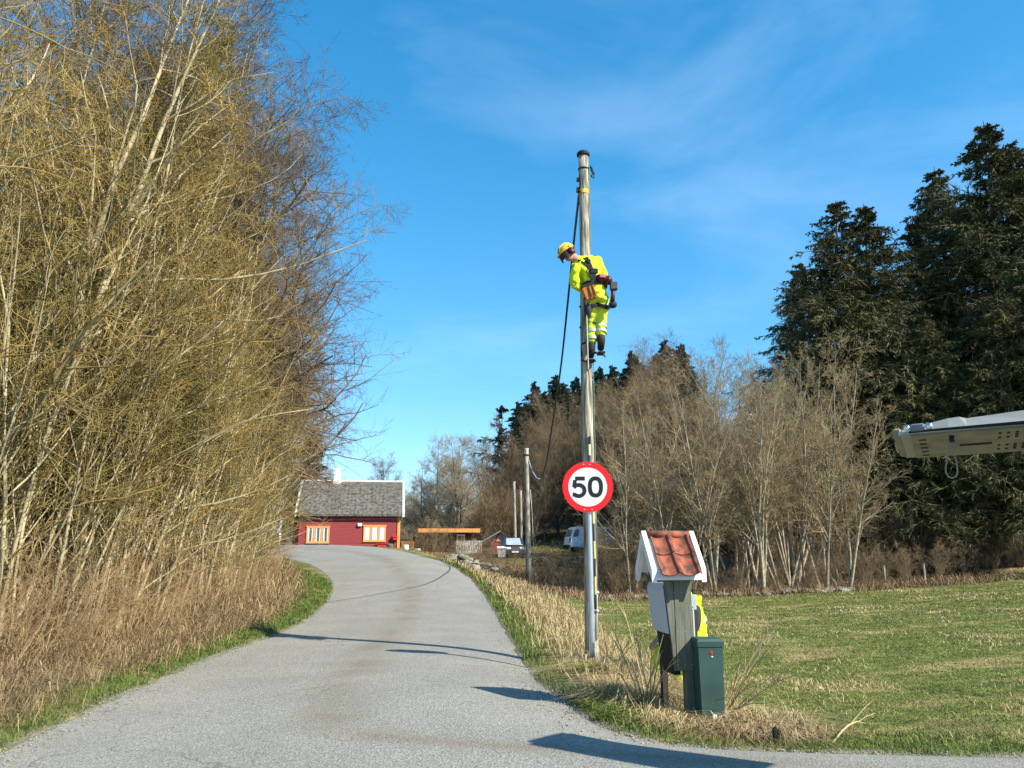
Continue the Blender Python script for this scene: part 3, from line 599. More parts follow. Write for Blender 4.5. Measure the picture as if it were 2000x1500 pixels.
# dead bracken and grass along the foot of the far woods
q = np.stack([rg.uniform(-1, 26, 16000), np.zeros(16000)], 1); q[:, 1] = np.interp(q[:, 0], FIELD_X, FIELD_Y)+rg.gamma(1.6, 1.5, len(q))-.5
q = q[road_sd(q) > .9]
blade_mesh('dead_bracken', q, rg.uniform(.08, .5, len(q))*rg.uniform(.4, 1.3, len(q)), np.full(len(q), .02), np.full(len(q), 1.0), g_brown, rg, .8)
q = np.stack([rg.uniform(-9, 9, 30000), rg.uniform(28, 62, 30000)], 1); q = q[(road_sd(q) > 1.0) & (q[:, 1] > np.interp(q[:, 0], FIELD_X, FIELD_Y)) & ~((q[:, 0] > 1.5) & (q[:, 0] < 7) & (q[:, 1] > 46))]
blade_mesh('dead_bracken', q, rg.uniform(.08, .5, len(q))*np.clip((46-q[:, 1])/10, .25, 1), np.full(len(q), .03), np.full(len(q), 1.0), g_brown, rg, .8)
q = np.stack([rg.uniform(1, 8, 14000), rg.uniform(47, 76, 14000)], 1)
blade_mesh('hill_grass', q, rg.uniform(.06, .2, len(q)), np.full(len(q), .05), np.full(len(q), .8), g_field, rg)

# loose grit along the asphalt edges and a few stones
def grit(n, cond, smin, smax, m):
    P_ = polar(n*8, 5.2, 24, -36, 34, 1.2); sd_ = road_sd(P_); P_ = P_[cond(P_, sd_)][:n]; N = len(P_); r_ = rg.uniform(smin, smax, N)
    c = np.column_stack([P_, np.maximum(H(P_), Hbase(P_)+.006)+r_*.2]); o = np.array([[1,0,0],[-1,0,0],[0,1,0],[0,-1,0],[0,0,.7],[0,0,-.7]])
    V = c[:, None]+o[None]*r_[:, None, None]*rg.uniform(.6, 1.4, (N, 6, 1)); Fi = np.array([[0,2,4],[2,1,4],[1,3,4],[3,0,4],[2,0,5],[1,2,5],[3,1,5],[0,3,5]])
    me = fast_mesh('loose_gravel', V.reshape(-1, 3), [(Fi[None]+(np.arange(N)*6)[:, None, None]).reshape(-1, 3)]); tag(link('loose_gravel', me, m), kind='stuff')
grit(4000, lambda P_, d: (np.abs(d+.05) < .17) & (P_[:, 0] < 4), .003, .011, mat('grit', (.16, .145, .115), .95, col2=(.42, .39, .32), scale=20))
grit(1500, lambda P_, d: (d > -.45) & (d < .3) & (P_[:, 0] > .1) & (P_[:, 1] > 6.3) & (P_[:, 1] < 9.8) & (P_[:, 0] < 1.4), .004, .014, MATS['grit'])
q = rg.normal(0, 1, (2600, 2))*np.array([.75, .4])+np.array([21.6, 33.2])
blade_mesh('straw_pile', q, rg.uniform(.25, .75, len(q))*np.exp(-(((q-np.array([21.6, 33.2]))/1.3)**2).sum(1)), np.full(len(q), .03), np.full(len(q), 1.2), g_straw, rg, .9)
# ------------------------------------------------------------------ plain materials
def stripes(name, c1, c2, size, axis='Z'):
    m = bpy.data.materials.new(name); m.use_nodes = True; n = m.node_tree; b = n.nodes['Principled BSDF']; b.inputs['Roughness'].default_value = .55
    t = n.nodes.new('ShaderNodeTexCoord'); s = n.nodes.new('ShaderNodeSeparateXYZ'); n.links.new(t.outputs['Object'], s.inputs[0])
    a = n.nodes.new('ShaderNodeMath'); a.operation = 'MULTIPLY'; a.inputs[1].default_value = 1/size; n.links.new(s.outputs[axis], a.inputs[0])
    f = n.nodes.new('ShaderNodeMath'); f.operation = 'FRACT'; n.links.new(a.outputs[0], f.inputs[0])
    g = n.nodes.new('ShaderNodeMath'); g.operation = 'GREATER_THAN'; g.inputs[1].default_value = .5; n.links.new(f.outputs[0], g.inputs[0])
    x = n.nodes.new('ShaderNodeMixRGB'); x.inputs[1].default_value = (*c1, 1); x.inputs[2].default_value = (*c2, 1); n.links.new(g.outputs[0], x.inputs[0])
    n.links.new(x.outputs[0], b.inputs['Base Color']); return m
m_pole = mat('weathered_pole_wood', (.15, .13, .10), .95, col2=(.50, .45, .36), scale=9, bump=1.0, lo=.38, hi=.62, stretch=(3.5, 3.5, .30), spec=.1, detail=8)
m_galv = mat('galvanised_steel', (.60, .63, .66), .38, .16, scale=9, metal=.75, stretch=(1, 1, .4))
m_black = mat('black_rubber', (.012, .012, .013), .7, .3)
m_cable = mat('black_cable', (.012, .018, .03), .5, .3)
m_yellow = mat('yellow_plastic', (.75, .42, .03), .5, .12)
m_green_wire = mat('green_wire', (.10, .22, .14), .5, .2)
m_red = mat('sign_red', (.72, .012, .014), .4, .07, scale=3, spec=.4)
m_white = mat('sign_white', (.80, .79, .75), .45, .04, scale=3)
m_ink = mat('sign_black', (.018, .018, .02), .5, .2)
m_wpaint = mat('white_painted_wood', (.74, .73, .70), .6, .07, scale=5, stretch=(1, 1, 3))
m_gpaint = mat('grey_green_painted_wood', (.13, .135, .098), .8, .30, scale=9, bump=.25, stretch=(5, 5, .5))
m_tile = mat('terracotta', (.075, .048, .034), .88, col2=(.36, .10, .055), scale=13, detail=8, lo=.34, hi=.62, bump=.3)
m_lid = mat('pale_blue_grey_plastic', (.46, .49, .53), .5, .05, scale=2)
m_cab = mat('dark_green_cabinet_paint', (.032, .072, .062), .6, .22, scale=4, bump=.1)
m_darkwood = mat('dark_stake_wood', (.045, .035, .03), .9, .3, scale=8, stretch=(4, 4, .5))

# ------------------------------------------------------------------ main utility pole, Y = 10.6
PY = 10.6
ptop = at(1139, 303, PY); pbot = Vector((1.045, PY, h1(1.045, PY)-.1))
pole = thing('utility_pole', (pbot.x, PY, h1(pbot.x, PY)), 'tall weathered wooden pole with a man strapped to its upper half, behind the speed sign', 'utility pole', 'wooden poles beside the road')
NP = 26; pts = []; rr = []
for i in range(NP+1):
    t = i/NP; p = pbot.lerp(ptop, t)+Vector((.006*math.sin(t*9), .004*math.sin(t*7+1), 0)); pts.append(p); rr.append(.091-.017*t+.0015*math.sin(i*2.1))
MB().tube(pts, rr, 20).build('shaft', m_pole, pole, True)
def pole_at(py):
    """pole axis point seen at picture row py"""
    z = at(1145, py, PY).z; t = (z-pbot.z)/(ptop.z-pbot.z); return pbot.lerp(ptop, t), .091-.017*t
MB().tube([ptop+Vector((0, 0, -.01)), ptop+Vector((0, 0, .02)), ptop+Vector((0, 0, .045))], [.097, .097, .08], 20).build('cap', m_black, pole)
p, r = pole_at(376); MB().tube([p-Vector((0, 0, .03)), p+Vector((0, 0, .03))], r+.004, 20).build('yellow_band', m_yellow, pole)
p, r = pole_at(331); b = MB(); b.tube([p-Vector((0, 0, .012)), p+Vector((0, 0, .012))], r+.005, 20)
b.tube([p+Vector((r, -.03, .01)), p+Vector((r+.05, -.05, 0)), p+Vector((r+.06, -.05, -.10)), p+Vector((r+.03, -.05, -.13)), p+Vector((r+.07, -.05, -.17)), p+Vector((r+.08, -.05, -.09)), p+Vector((r+.04, -.05, -.02))], .011, 6)
b.tube([p+Vector((r, -.03, -.03)), p+Vector((r+.03, -.05, .04)), p+Vector((r+.04, -.05, -.06))], .010, 6)
b.build('cable_clamp', m_black, pole, True)
p1, r = pole_at(352); p2, _ = pole_at(372); b = MB(); b.box(p1+Vector((-r-.03, -.03, -.02)), p1+Vector((-r+.02, .02, .03))); b.box(p2+Vector((-r-.035, -.03, -.03)), p2+Vector((-r+.02, .02, .04))); b.build('cable_bracket', m_black, pole)
b = MB(); ps = [pole_at(y)[0]+Vector((pole_at(y)[1]+.006, -.045, 0)) for y in (325, 392, 460, 520, 620, 720, 860, 1000, 1150)]; b.tube(ps, .006, 6); b.build('earth_wire', m_green_wire, pole, True)
ps = [at(px, py, PY-.105) for px, py in ((1151, 868), (1153, 930), (1158, 1000), (1161, 1080), (1163, 1165), (1163, 1190))]
MB().tube(ps, .016, 8).build('striped_cable_guard', stripes('yellow_black', (.56, .47, .19), (.035, .035, .03), .46), pole, True)
MB().tube([at(1151.5, y, PY-.10) for y in (852, 866, 880)], .012, 6).build('guard_tip', m_black, pole)
b = MB()
for py in (1157, 1193): b.ell(at(1166, py, PY-.07), (.03, .03, .022), 8, 6)
b.tube([at(1166, y, PY-.08) for y in (1157, 1175, 1193, 1250)], .008, 5); b.build('grey_insulator', m_lid, pole, True)
b = MB(); ps = [pole_at(y) for y in (600, 640, 690)]
for (p, r) in ps[:2]: b.ell(p+Vector((-r, -.02, 0)), (.02, .02, .02), 6, 4)
b.build('step_bolt', m_black, pole)

# the sagging cable between the two poles, and other wires
def wire(name, pts, r, m, label, cat='cable', n=6, group=None):
    b = MB(); P_ = [Vector(p) for p in pts]; Q_ = []
    for i in range(len(P_)-1):
        p0, p1, p2, p3 = P_[max(i-1, 0)], P_[i], P_[i+1], P_[min(i+2, len(P_)-1)]
        for k in range(8):
            t = k/8; Q_.append(.5*((2*p1)+(p2-p0)*t+(2*p0-5*p1+4*p2-p3)*t*t+(3*p1-p0-3*p2+p3)*t**3))
    Q_.append(P_[-1]); b.tube(Q_, r, n); return tag(b.build(name, m, None, True), label, cat, group)
wire('overhead_cable', [at(1132, 372, 10.5), at(1121, 470, 13.3), at(1108, 600, 15.0), at(1095, 720, 17.0), at(1080, 820, 19.2), at(1066, 905, 22.0), at(1056, 936, 25.5), at(1047, 938, 29), at(1032, 902, 33.85)], .021, m_cable,
     'thick dark cable sagging from the lineman pole down to the next pole')
wire('hanging_rope', [at(1143, 536, 10.20), at(1145, 590, 10.22), at(1147, 650, 10.24), at(1149, 722, 10.30)], .007, mat('pale_rope', (.62, .62, .52), .8, .1), 'thin pale rope hanging straight down past the lineman', 'rope')
wire('overhead_cable', [at(775, 962, 54), at(830, 963, 60), at(880, 961, 68), at(935, 957, 76)], .016, m_cable, 'thin wire running from the red house to the bare trees')

# ------------------------------------------------------------------ far poles
def far_pole(px, ptop_y, pbx, pby, Y, r, label, extra=False):
    a = at(pbx, pby, Y); t_ = at(px, ptop_y, Y); a.z = min(a.z, h1(a.x, Y))-.1
    o = thing('utility_pole', (a.x, Y, h1(a.x, Y)), label, 'utility pole', 'wooden poles beside the road')
    MB().tube([a.lerp(t_, i/8) for i in range(9)], [r*(1.12-.2*i/8) for i in range(9)], 12).build('shaft', m_pole, o, True)
    MB().tube([t_-Vector((0, 0, .02)), t_+Vector((0, 0, .05))], r*1.05, 12).build('cap', mat('pale_zinc', (.5, .48, .42), .6), o)
    if extra:
        MB().tube([t_+Vector((0, 0, -.28)), t_+Vector((0, 0, -.22))], r*1.2, 12).build('cable_clamp', m_black, o)
        q = t_+Vector((r+.03, -.05, -.9)); MB().tube([t_+Vector((r*.6, -.05, -.3)), t_+Vector((r+.12, -.1, -.9)), t_+Vector((r+.32, -.1, -1.25)), t_+Vector((r+.5, -.1, -1.32))], .014, 6).build('loose_wire', m_lid, o, True)
        z = a.lerp(t_, .55); MB().tube([z+Vector((r+.02, -.05, .9)), z+Vector((r+.1, -.05, -.2)), a+Vector((r+.12, -.05, .6))], .014, 6).build('down_wire', m_lid, o, True)
far_pole(1028, 878, 1033, 1140, 34, .105, 'second weathered pole down the verge where the dark cable ends', True)
far_pole(1004, 942, 1007, 1068, 60, .10, 'far thin pole, leftmost of the three behind the sign')
far_pole(1017, 960, 1019, 1110, 52, .085, 'far thin pole between the leftmost and the cable pole')

# ------------------------------------------------------------------ speed limit sign
sg = thing('speed_limit_sign', (g0(1157, 1308).x, 9.9, h1(1.0, 9.9)), 'round red-bordered white speed limit sign reading 50 on a steel post', 'road sign')
sc_ = at(1148, 951, 9.86); ps = 1/152.5
b0 = Vector((g0(1157, 1308).x, 9.9, h1(1., 9.9)-.1)); t0 = Vector((sc_.x+.012, 9.9, sc_.z+.27))
MB().tube([b0.lerp(t0, i/6) for i in range(7)], .034, 14).build('post', m_galv, sg, True)
SM = Matrix.Translation(sc_) @ Matrix.Rotation(R(-3), 4, 'Z')
def disc(r0, r1, y0, y1, n=72):
    b = MB(SM); ring = lambda r, y: [(r*math.cos(2*math.pi*k/n), y, r*math.sin(2*math.pi*k/n)) for k in range(n)]
    if r0: b.loft([ring(r0, y1), ring(r0, y0), ring(r1, y0), ring(r1, y1)], caps=False); b.loft([ring(r1, y1), ring(r0, y1)], caps=False)
    else: b.loft([ring(r1, y1), ring(r1, y0)])
    return b
disc(0, .318, -.004, .010).build('back_plate', m_galv, sg)
disc(.247, .322, -.011, -.002).build('red_border', m_red, sg)
disc(0, .2475, -.009, -.005).build('white_face', m_white, sg)
b = MB(SM)
for x, z in ((-.05, .285), (.03, .285), (-.05, -.285), (.045, -.285)): b.ell((x, -.012, z), (.009, .004, .009), 8, 5)
b.build('rivets', m_galv, sg)
b = MB(SM)
for z in (.2, -.2): b.box((-.05, .010, z-.02), (.05, .05, z+.02))
b.build('bracket', m_galv, sg)
def ribbon(b, line, w, y0=-.0125, y1=-.0085, closed=False):
    n = len(line); L_ = []; R_ = []
    for i in range(n):
        p = Vector(line[i])
        if closed: a, c = Vector(line[i-1]), Vector(line[(i+1) % n])
        else: a, c = Vector(line[max(i-1, 0)]), Vector(line[min(i+1, n-1)])
        d1 = (p-a).normalized() if (p-a).length > 0 else (c-p).normalized(); d2 = (c-p).normalized() if (c-p).length > 0 else d1
        n1 = Vector((-d1.y, d1.x)); n2 = Vector((-d2.y, d2.x)); m = (n1+n2).normalized(); k = w/2/max(m.dot(n1), .5); L_.append(p+m*k); R_.append(p-m*k)
    rings = [[(L_[i].x, y0, L_[i].y), (R_[i].x, y0, R_[i].y), (R_[i].x, y1, R_[i].y), (L_[i].x, y1, L_[i].y)] for i in range(n)]
    if closed: rings.append(rings[0])
    b.loft(rings, caps=not closed)
# numeral 5
b = MB(SM); w = .050; h_ = .132
ribbon(b, [(-.035, h_-w/2), (-.158, h_-w/2)], w)
ribbon(b, [(-.160, h_-w*.9), (-.172, .004)], w*.92, -.0128)
arc = [(-.178, -.004), (-.160, .010), (-.135, .030)]+[(-.118+.078*math.cos(R(a)), -.046+.066*math.sin(R(a))) for a in range(90, -141, -12)]
arc = [(-.176, -.008), (-.150, .022)]+[(-.116+.074*math.cos(R(a)), -.045+.070*math.sin(R(a))) for a in range(100, -136, -11)]+[(-.192, -.094)]
ribbon(b, arc, w, -.0124); b.build('numeral', m_ink, sg)
b = MB(SM); ribbon(b, [(.098+.071*math.copysign(abs(math.cos(R(a)))**.8, math.cos(R(a))), .0+.108*math.copysign(abs(math.sin(R(a)))**.85, math.sin(R(a)))) for a in range(0, 360, 8)], w, closed=True); b.build('numeral', m_ink, sg)

# ------------------------------------------------------------------ roofed mailbox stand
mx_, my_ = g0(1347, 1395).x, 7.43; mz = h1(mx_, my_)
ms = thing('mailbox_stand', (mx_, my_, mz), 'grey-green wooden stand with a small tiled gable roof over a mailbox', 'mailbox stand')
MM = Matrix.Translation((mx_, my_, mz)) @ Matrix.Rotation(R(10), 4, 'Z')
b = MB(MM); b.box((-.025, .0, -.15), (.060, .075, 1.30), .006); b.build('post', m_gpaint, ms)
b = MB(MM); b.box((-.12, .34, -.15), (-.06, .40, 1.25), .004); b.build('post', m_darkwood, ms)
b = MB(MM); b.box((-.113, -.030, .50), (.056, -.003, 1.36), .004); b.build('front_board', m_gpaint, ms)
b = MB(MM); b.loft([[(-.117, -.026, .50), (-.131, -.026, .50), (-.131, -.004, .50), (-.117, -.004, .50)], [(-.117, -.026, 1.36), (-.212, -.026, 1.36), (-.212, -.004, 1.36), (-.117, -.004, 1.36)]]); b.build('tapered_board', m_gpaint, ms)
b = MB(MM)
for x in (-.10, -.03, .04):
    for z in (.56, .85, 1.2): b.ell((x+.01*math.sin(z*9), -.031, z+.02*math.sin(x*90)), (.004, .002, .004), 6, 4)
b.ell((0, -.002, .06), (.012, .004, .010), 8, 5); b.ell((.004, -.002, .12), (.008, .003, .008), 8, 5)
b.build('nails', m_galv, ms)
# roof: ridge along x, front slope towards the camera
rx0, rx1, rzr, yr = -.335, .100, 1.700, .06; ez = 1.385; yf = -.175; yb = .255
def slope(t, side=-1): return (yr+(yf-yr)*t if side < 0 else yr+(yb-yr)*t, rzr+(ez-rzr)*t)
nt_ = Vector((0, -(rzr-ez), (yr-yf))).normalized()           # outward normal of front slope
b = MB(MM)
for side in (-1, 1):
    (y0, z0), (y1, z1) = slope(0, side), slope(1, side); b.loft([[(rx0, y0, z0-.02), (rx1, y0, z0-.02), (rx1, y0, z0-.002), (rx0, y0, z0-.002)], [(rx0, y1, z1-.02), (rx1, y1, z1-.02), (rx1, y1, z1-.002), (rx0, y1, z1-.002)]])
b.build('roof_deck', m_wpaint, ms)
for col in range(2):
    for row in range(2):
        x0 = rx0+.03+col*.19; b = MB(MM); rings = []
        t0, t1 = (.02, .56) if row == 0 else (.50, 1.16); lift0, lift1 = (.006, .020)
        for (t, lf) in ((t0, lift0), ((t0+t1)/2, (lift0+lift1)/2), (t1, lift1+.012*row)):
            y, z = slope(t); ring = []
            for k in range(13):
                xx = x0+.192*k/12; a = k/12
                hh = .030*math.sin(math.pi*min(a/.78, 1))*-1+.028+(.030*math.sin(math.pi*(a-.78)/.22) if a > .78 else 0)
                ring.append(Vector((xx, y, z))+nt_*(lf+hh))
            ring += [v-nt_*.014 for v in ring[::-1]]; rings.append(ring)
        b.loft(rings); b.build('roof_tile', m_tile, ms, False)
b = MB(MM); b.tube([(rx0+.01, yr, rzr+.022), (rx1-.01, yr, rzr+.022)], .036, 10); b.build('ridge_tile', m_tile, ms, True)
for xa in (rx0-.045, rx1):
    for side in (-1, 1):
        (y0, z0), (y1, z1) = slope(0, side), slope(1.06, side); b = MB(MM)
        b.loft([[(xa, y0, z0-.06), (xa+.045, y0, z0-.06), (xa+.045, y0, z0+.055), (xa, y0, z0+.055)], [(xa, y1, z1-.075), (xa+.045, y1, z1-.075), (xa+.045, y1, z1+.045), (xa, y1, z1+.045)]])
        b.build('bargeboard', m_wpaint, ms)
b = MB(MM); b.box((rx0+.002, yf-.012, ez-.075), (rx1-.002, yf+.012, ez-.012)); b.build('fascia', m_wpaint, ms)
# the mailbox itself, hung behind the boards
mb_ = thing('mailbox', MM @ Vector((-.2, .2, .46)), 'black mailbox with a pale blue-grey front cover hung under the tiled roof', 'mailbox')
b = MB(MM); b.loft([[(-.128, .0, .46), (-.07, .0, .46), (-.07, .28, .46), (-.128, .28, .46)], [(-.165, .0, .84), (-.07, .0, .84), (-.07, .34, .84), (-.165, .34, .84)], [(-.205, .0, 1.25), (-.07, .0, 1.25), (-.07, .36, 1.25), (-.205, .36, 1.25)]]); b.build('body', m_black, mb_)
b = MB(MM); rings = []
for z, x0, y1 in ((.82, -.172, .372), (.835, -.180, .40), (1.0, -.197, .42), (1.20, -.217, .42), (1.265, -.205, .40)):
    rings.append([(x0+.012, .002, z), (-.07, .002, z), (-.07, y1, z), (x0+.012, y1, z), (x0, y1-.012, z), (x0, .012, z)])
b.loft(rings); b.build('cover', m_lid, mb_)
# marker stake with a metal bracket
stp = MM @ Vector((.095, .02, 0)); st_ = thing('marker_stake', stp, 'thin dark stake with a pale pipe and grey bracket beside the mailbox stand', 'stake')
b = MB(MM); b.box((.088, .012, -.1), (.118, .035, 1.22), .003); b.build('stake', m_darkwood, st_)
b = MB(MM); b.tube([(.077, .0, -.05), (.076, .0, .4), (.076, .0, 1.06)], .011, 8); b.build('pipe', mat('dull_grey_pipe', (.33, .33, .30), .6, .15), st_, True)
b = MB(MM); b.box((.058, -.012, 1.03), (.110, .010, 1.17), .004); b.ell((.075, -.016, 1.06), (.006, .005, .006), 6, 4); b.build('bracket', mat('grey_blue_bracket', (.38, .43, .44), .5, .1), st_)
# ------------------------------------------------------------------ cable cabinet
cx_, cy_ = g0(1390, 1402).x, 7.30; cz = h1(cx_, cy_)
cb = thing('cable_cabinet', (cx_, cy_, cz), 'dark green metal cable cabinet standing right of the mailbox stand', 'cabinet')
CM = Matrix.Translation((cx_, cy_, cz)) @ Matrix.Rotation(R(3), 4, 'Z')
b = MB(CM); b.loft([[(-.096, -.07, -.1), (.096, -.07, -.1), (.096, .13, -.1), (-.096, .13, -.1)], [(-.112, -.085, .735), (.114, -.085, .735), (.114, .14, .735), (-.112, .14, .735)]]); b.build('body', m_cab, cb)
b = MB(CM); b.loft([[(-.118, -.092, .72), (.120, -.092, .72), (.120, .147, .72), (-.118, .147, .72)], [(-.120, -.094, .765), (.122, -.094, .765), (.122, .149, .765), (-.120, .149, .765)], [(-.108, -.080, .785), (.110, -.080, .785), (.110, .135, .785), (-.108, .135, .785)]]); b.build('lid', m_cab, cb)
b = MB(CM); b.box((-.004, -.089, .660), (.014, -.083, .684)); b.build('red_sticker', m_red, cb)
b = MB(CM); b.add([(-.018, -.0850, .10), (.024, -.0855, .095), (.028, -.0862, .148), (.006, -.0862, .155), (-.010, -.086, .145)], [(0, 1, 2, 3, 4)]); b.ell((.012, -.084, .075), (.012, .003, .010), 8, 5); b.ell((.01, -.0855, .635), (.009, .002, .006), 6, 4); b.build('white_label', m_white, cb)

# ------------------------------------------------------------------ dry stems, small stake, twig
m_stem = mat('dry_stem', (.30, .22, .10), .8, col2=(.58, .46, .25), scale=6)
def stems(name, root, tips, label, r=.008):
    b = MB(); rr_ = random.Random(4)
    for tp, kids in tips:
        a = Vector(root)+Vector((rr_.uniform(-.06, .06), rr_.uniform(-.04, .04), 0)); a.z = h1(a.x, a.y); tp = Vector(tp); mid = a.lerp(tp, .5)+Vector((0, 0, .06))
        line = [a, a.lerp(mid, .5)+Vector((.01, 0, .02)), mid, mid.lerp(tp, .5)+Vector((0, 0, .02)), tp]; b.tube(line, [r, r*.9, r*.8, r*.6, r*.3], 5)
        for q in range(kids):
            s_ = rr_.uniform(.35, .9); i = min(int(s_*4), 3); o_ = line[i].lerp(line[i+1], s_*4-i); d = (tp-a).normalized()
            e_ = o_+(d+Vector((rr_.uniform(-.6, .6), rr_.uniform(-.4, .4), rr_.uniform(-.2, .5)))).normalized()*rr_.uniform(.12, .32); b.tube([o_, o_.lerp(e_, .5)+Vector((0, 0, .01)), e_], [r*.5, r*.4, r*.2], 4)
    return tag(b.build(name, m_stem, None), label, 'dry weed')
stems('dry_weed', g0(1405, 1385), [(at(1522, 1205, 7.4), 4), (at(1518, 1232, 7.5), 5), (at(1570, 1312, 7.2), 5), (at(1500, 1270, 7.3), 4), (at(1545, 1300, 7.3), 3), (at(1480, 1330, 7.1), 3), (at(1500, 1375, 6.9), 3), (at(1460, 1255, 7.5), 3), (at(1440, 1300, 7.5), 2)], 'tall branching straw-coloured weed leaning right from behind the green cabinet')
stems('dry_weed', g0(1260, 1375), [(at(1190, 1215, 8), 4), (at(1215, 1180, 8.3), 3), (at(1240, 1232, 7.8), 4), (at(1275, 1250, 7.8), 3), (at(1300, 1255, 7.7), 3), (at(1175, 1268, 7.8), 4), (at(1230, 1285, 7.4), 3), (at(1285, 1290, 7.4), 4), (at(1310, 1300, 7.3), 3), (at(1205, 1310, 7.2), 3)], 'loose straw-coloured weed stalks between the sign post and mailbox stand')
stems('dry_weed', g0(1190, 1300), [(at(1185, 1190, 9.9), 3), (at(1200, 1165, 9.9), 2), (at(1225, 1210, 9.8), 3), (at(1250, 1225, 9.7), 3), (at(1175, 1215, 9.8), 2), (at(1265, 1240, 9.6), 3)], 'thin dry stalks fanning up just right of the sign post')
stems('fallen_stick', g0(1630, 1443), [(at(1690, 1413, 6.7), 2)], 'forked dry stick lying in the grass near the bottom right', .010)
stems('dry_weed', g0(320, 1290), [(at(325, 1215, 8.7), 3), (at(345, 1240, 8.8), 2), (at(300, 1235, 8.6), 2)], 'small pale dead weed on the left grass verge')
q = g0(1516, 1447); q.z = h1(q.x, q.y); b = MB(); b.box((q.x-.022, q.y-.02, q.z-.1), (q.x+.022, q.y+.02, q.z+.12), .005); b.tube([(q.x, q.y, q.z+.11), (q.x+.003, q.y, q.z+.128)], [.02, .014], 8)
tag(b.build('marker_stub', m_black), 'short black post stub at the grass edge by the bottom road', 'stub')
stk = g0(1520, 1160, -.2)
# ------------------------------------------------------------------ red house
def lap_boards(b, x0, x1, z0, z1, y, step=.13, d=.018):
    """overlapping weatherboards as real steps, facing -y"""
    z = z0
    while z < z1:
        t = min(z+step, z1); b.add([(x0, y-d, z), (x1, y-d, z), (x1, y-.002, t), (x0, y-.002, t), (x0, y, z), (x1, y, z)], [(0, 1, 2, 3), (4, 5, 1, 0)]); z += step
m_redw = mat('red_painted_boards', (.27, .050, .054), .75, .12, scale=3, stretch=(.5, 1, 6), spec=.2)
m_orange = mat('orange_trim_paint', (.70, .32, .10), .6, .08, scale=3)
m_slate = mat('lichened_slate', (.040, .038, .036), .85, col2=(.20, .185, .15), scale=5, bump=.4, detail=10, stretch=(1, 1, 1))
m_curt = mat('white_curtain', (.72, .70, .64), .9, .05)
def glass(name, col, rough=.06):
    if name in MATS: return MATS[name]
    m = mat(name, col, rough, .15, scale=2, spec=.8); return m
m_glass = glass('window_glass', (.10, .12, .15))
HY = 52.0
hl = at(589, 1003, HY).x; hr = at(780, 1003, HY).x; hz = .85; he = at(690, 1003, HY).z; ridge_y = HY+2.7; hrz = at(680, 941, ridge_y).z; wy2 = HY+5.4
hs = thing('house', ((hl+hr)/2, HY, hz), 'small red boarded house with orange windows and grey slate roof at the road bend', 'house')
b = MB(); b.box((hl, HY, hz-.5), (hr, wy2, he-.02)); lap_boards(b, hl, hr, hz, he-.02, HY-.002)
gz = he-.02+(hrz-he)*.0
b.prism([(0, 0)]*3, 0, 0) if False else None
for x0, x1 in ((hl, hl+.1), (hr-.1, hr)):
    b.loft([[(x0, HY, he-.02), (x0, ridge_y, hrz-.12), (x0, wy2, he-.02)], [(x1, HY, he-.02), (x1, ridge_y, hrz-.12), (x1, wy2, he-.02)]])
b.build('wall', m_redw, hs)
rx0, rx1 = at(581, 1000, HY-.3).x, at(784, 1000, HY-.3).x; ey = HY-.35; ez_ = he-.08
b = MB(); rg2 = random.Random(9)
# slate courses as real overlapping strips
NS = 22
for k in range(NS):
    t0, t1 = k/NS, (k+1.25)/NS; ya, za = ridge_y+(ey-ridge_y)*t0, hrz+(ez_-hrz)*t0; yb_, zb = ridge_y+(ey-ridge_y)*min(t1, 1.0), hrz+(ez_-hrz)*min(t1, 1.0)
    nn = 26
    for j in range(nn):
        xa, xb = rx0+(rx1-rx0)*(j/nn), rx0+(rx1-rx0)*((j+1)/nn); o = .020+rg2.uniform(0, .016)
        b.add([(xa+.006, ya, za+.006), (xb-.006, ya, za+.006), (xb-.006, yb_-.01, zb+o), (xa+.006, yb_-.01, zb+o), (xb-.006, yb_-.01, zb-.01), (xa+.006, yb_-.01, zb-.01)], [(0, 1, 2, 3), (3, 2, 4, 5)])
b.loft([[(rx0, ridge_y, hrz-.12), (rx1, ridge_y, hrz-.12), (rx1, ridge_y, hrz), (rx0, ridge_y, hrz)], [(rx0, ey, ez_-.10), (rx1, ey, ez_-.10), (rx1, ey, ez_), (rx0, ey, ez_)]])
yb2 = wy2+.35; b.loft([[(rx0, ridge_y, hrz-.12), (rx1, ridge_y, hrz-.12), (rx1, ridge_y, hrz), (rx0, ridge_y, hrz)], [(rx0, yb2, ez_-.10), (rx1, yb2, ez_-.10), (rx1, yb2, ez_), (rx0, yb2, ez_)]])
roof = b.build('roof', m_slate, hs)
for xa in (rx0-.13, rx1):
    for yy, zz in ((ey-.03, ez_), (yb2, ez_)):
        b = MB(); b.loft([[(xa, ridge_y, hrz-.16), (xa+.13, ridge_y, hrz-.16), (xa+.13, ridge_y, hrz+.07), (xa, ridge_y, hrz+.07)], [(xa, yy, zz-.14), (xa+.13, yy, zz-.14), (xa+.13, yy, zz+.08), (xa, yy, zz+.08)]]); b.build('bargeboard', m_wpaint, hs)
b = MB(); b.tube([(rx0-.1, ridge_y, hrz+.04), (rx1+.1, ridge_y, hrz+.04)], .065, 8); b.build('ridge_cap', m_wpaint, roof)
c0 = at(665.5, 937, ridge_y); c1 = at(678.5, 916, ridge_y); b = MB(); b.box((c0.x, ridge_y-.25, hrz-.2), (c1.x, ridge_y+.25, c1.z), .01); b.box((c0.x-.06, ridge_y-.31, hrz-.25), (c1.x+.06, ridge_y+.31, hrz+.14)); b.box((c0.x-.03, ridge_y-.28, c1.z-.1), (c1.x+.03, ridge_y+.28, c1.z+.003)); b.tube([((c0.x+c1.x)/2, ridge_y, c1.z), ((c0.x+c1.x)/2, ridge_y, c1.z+.12)], .07, 8); b.build('chimney', mat('white_plaster', (.76, .75, .72), .8, .05), roof)
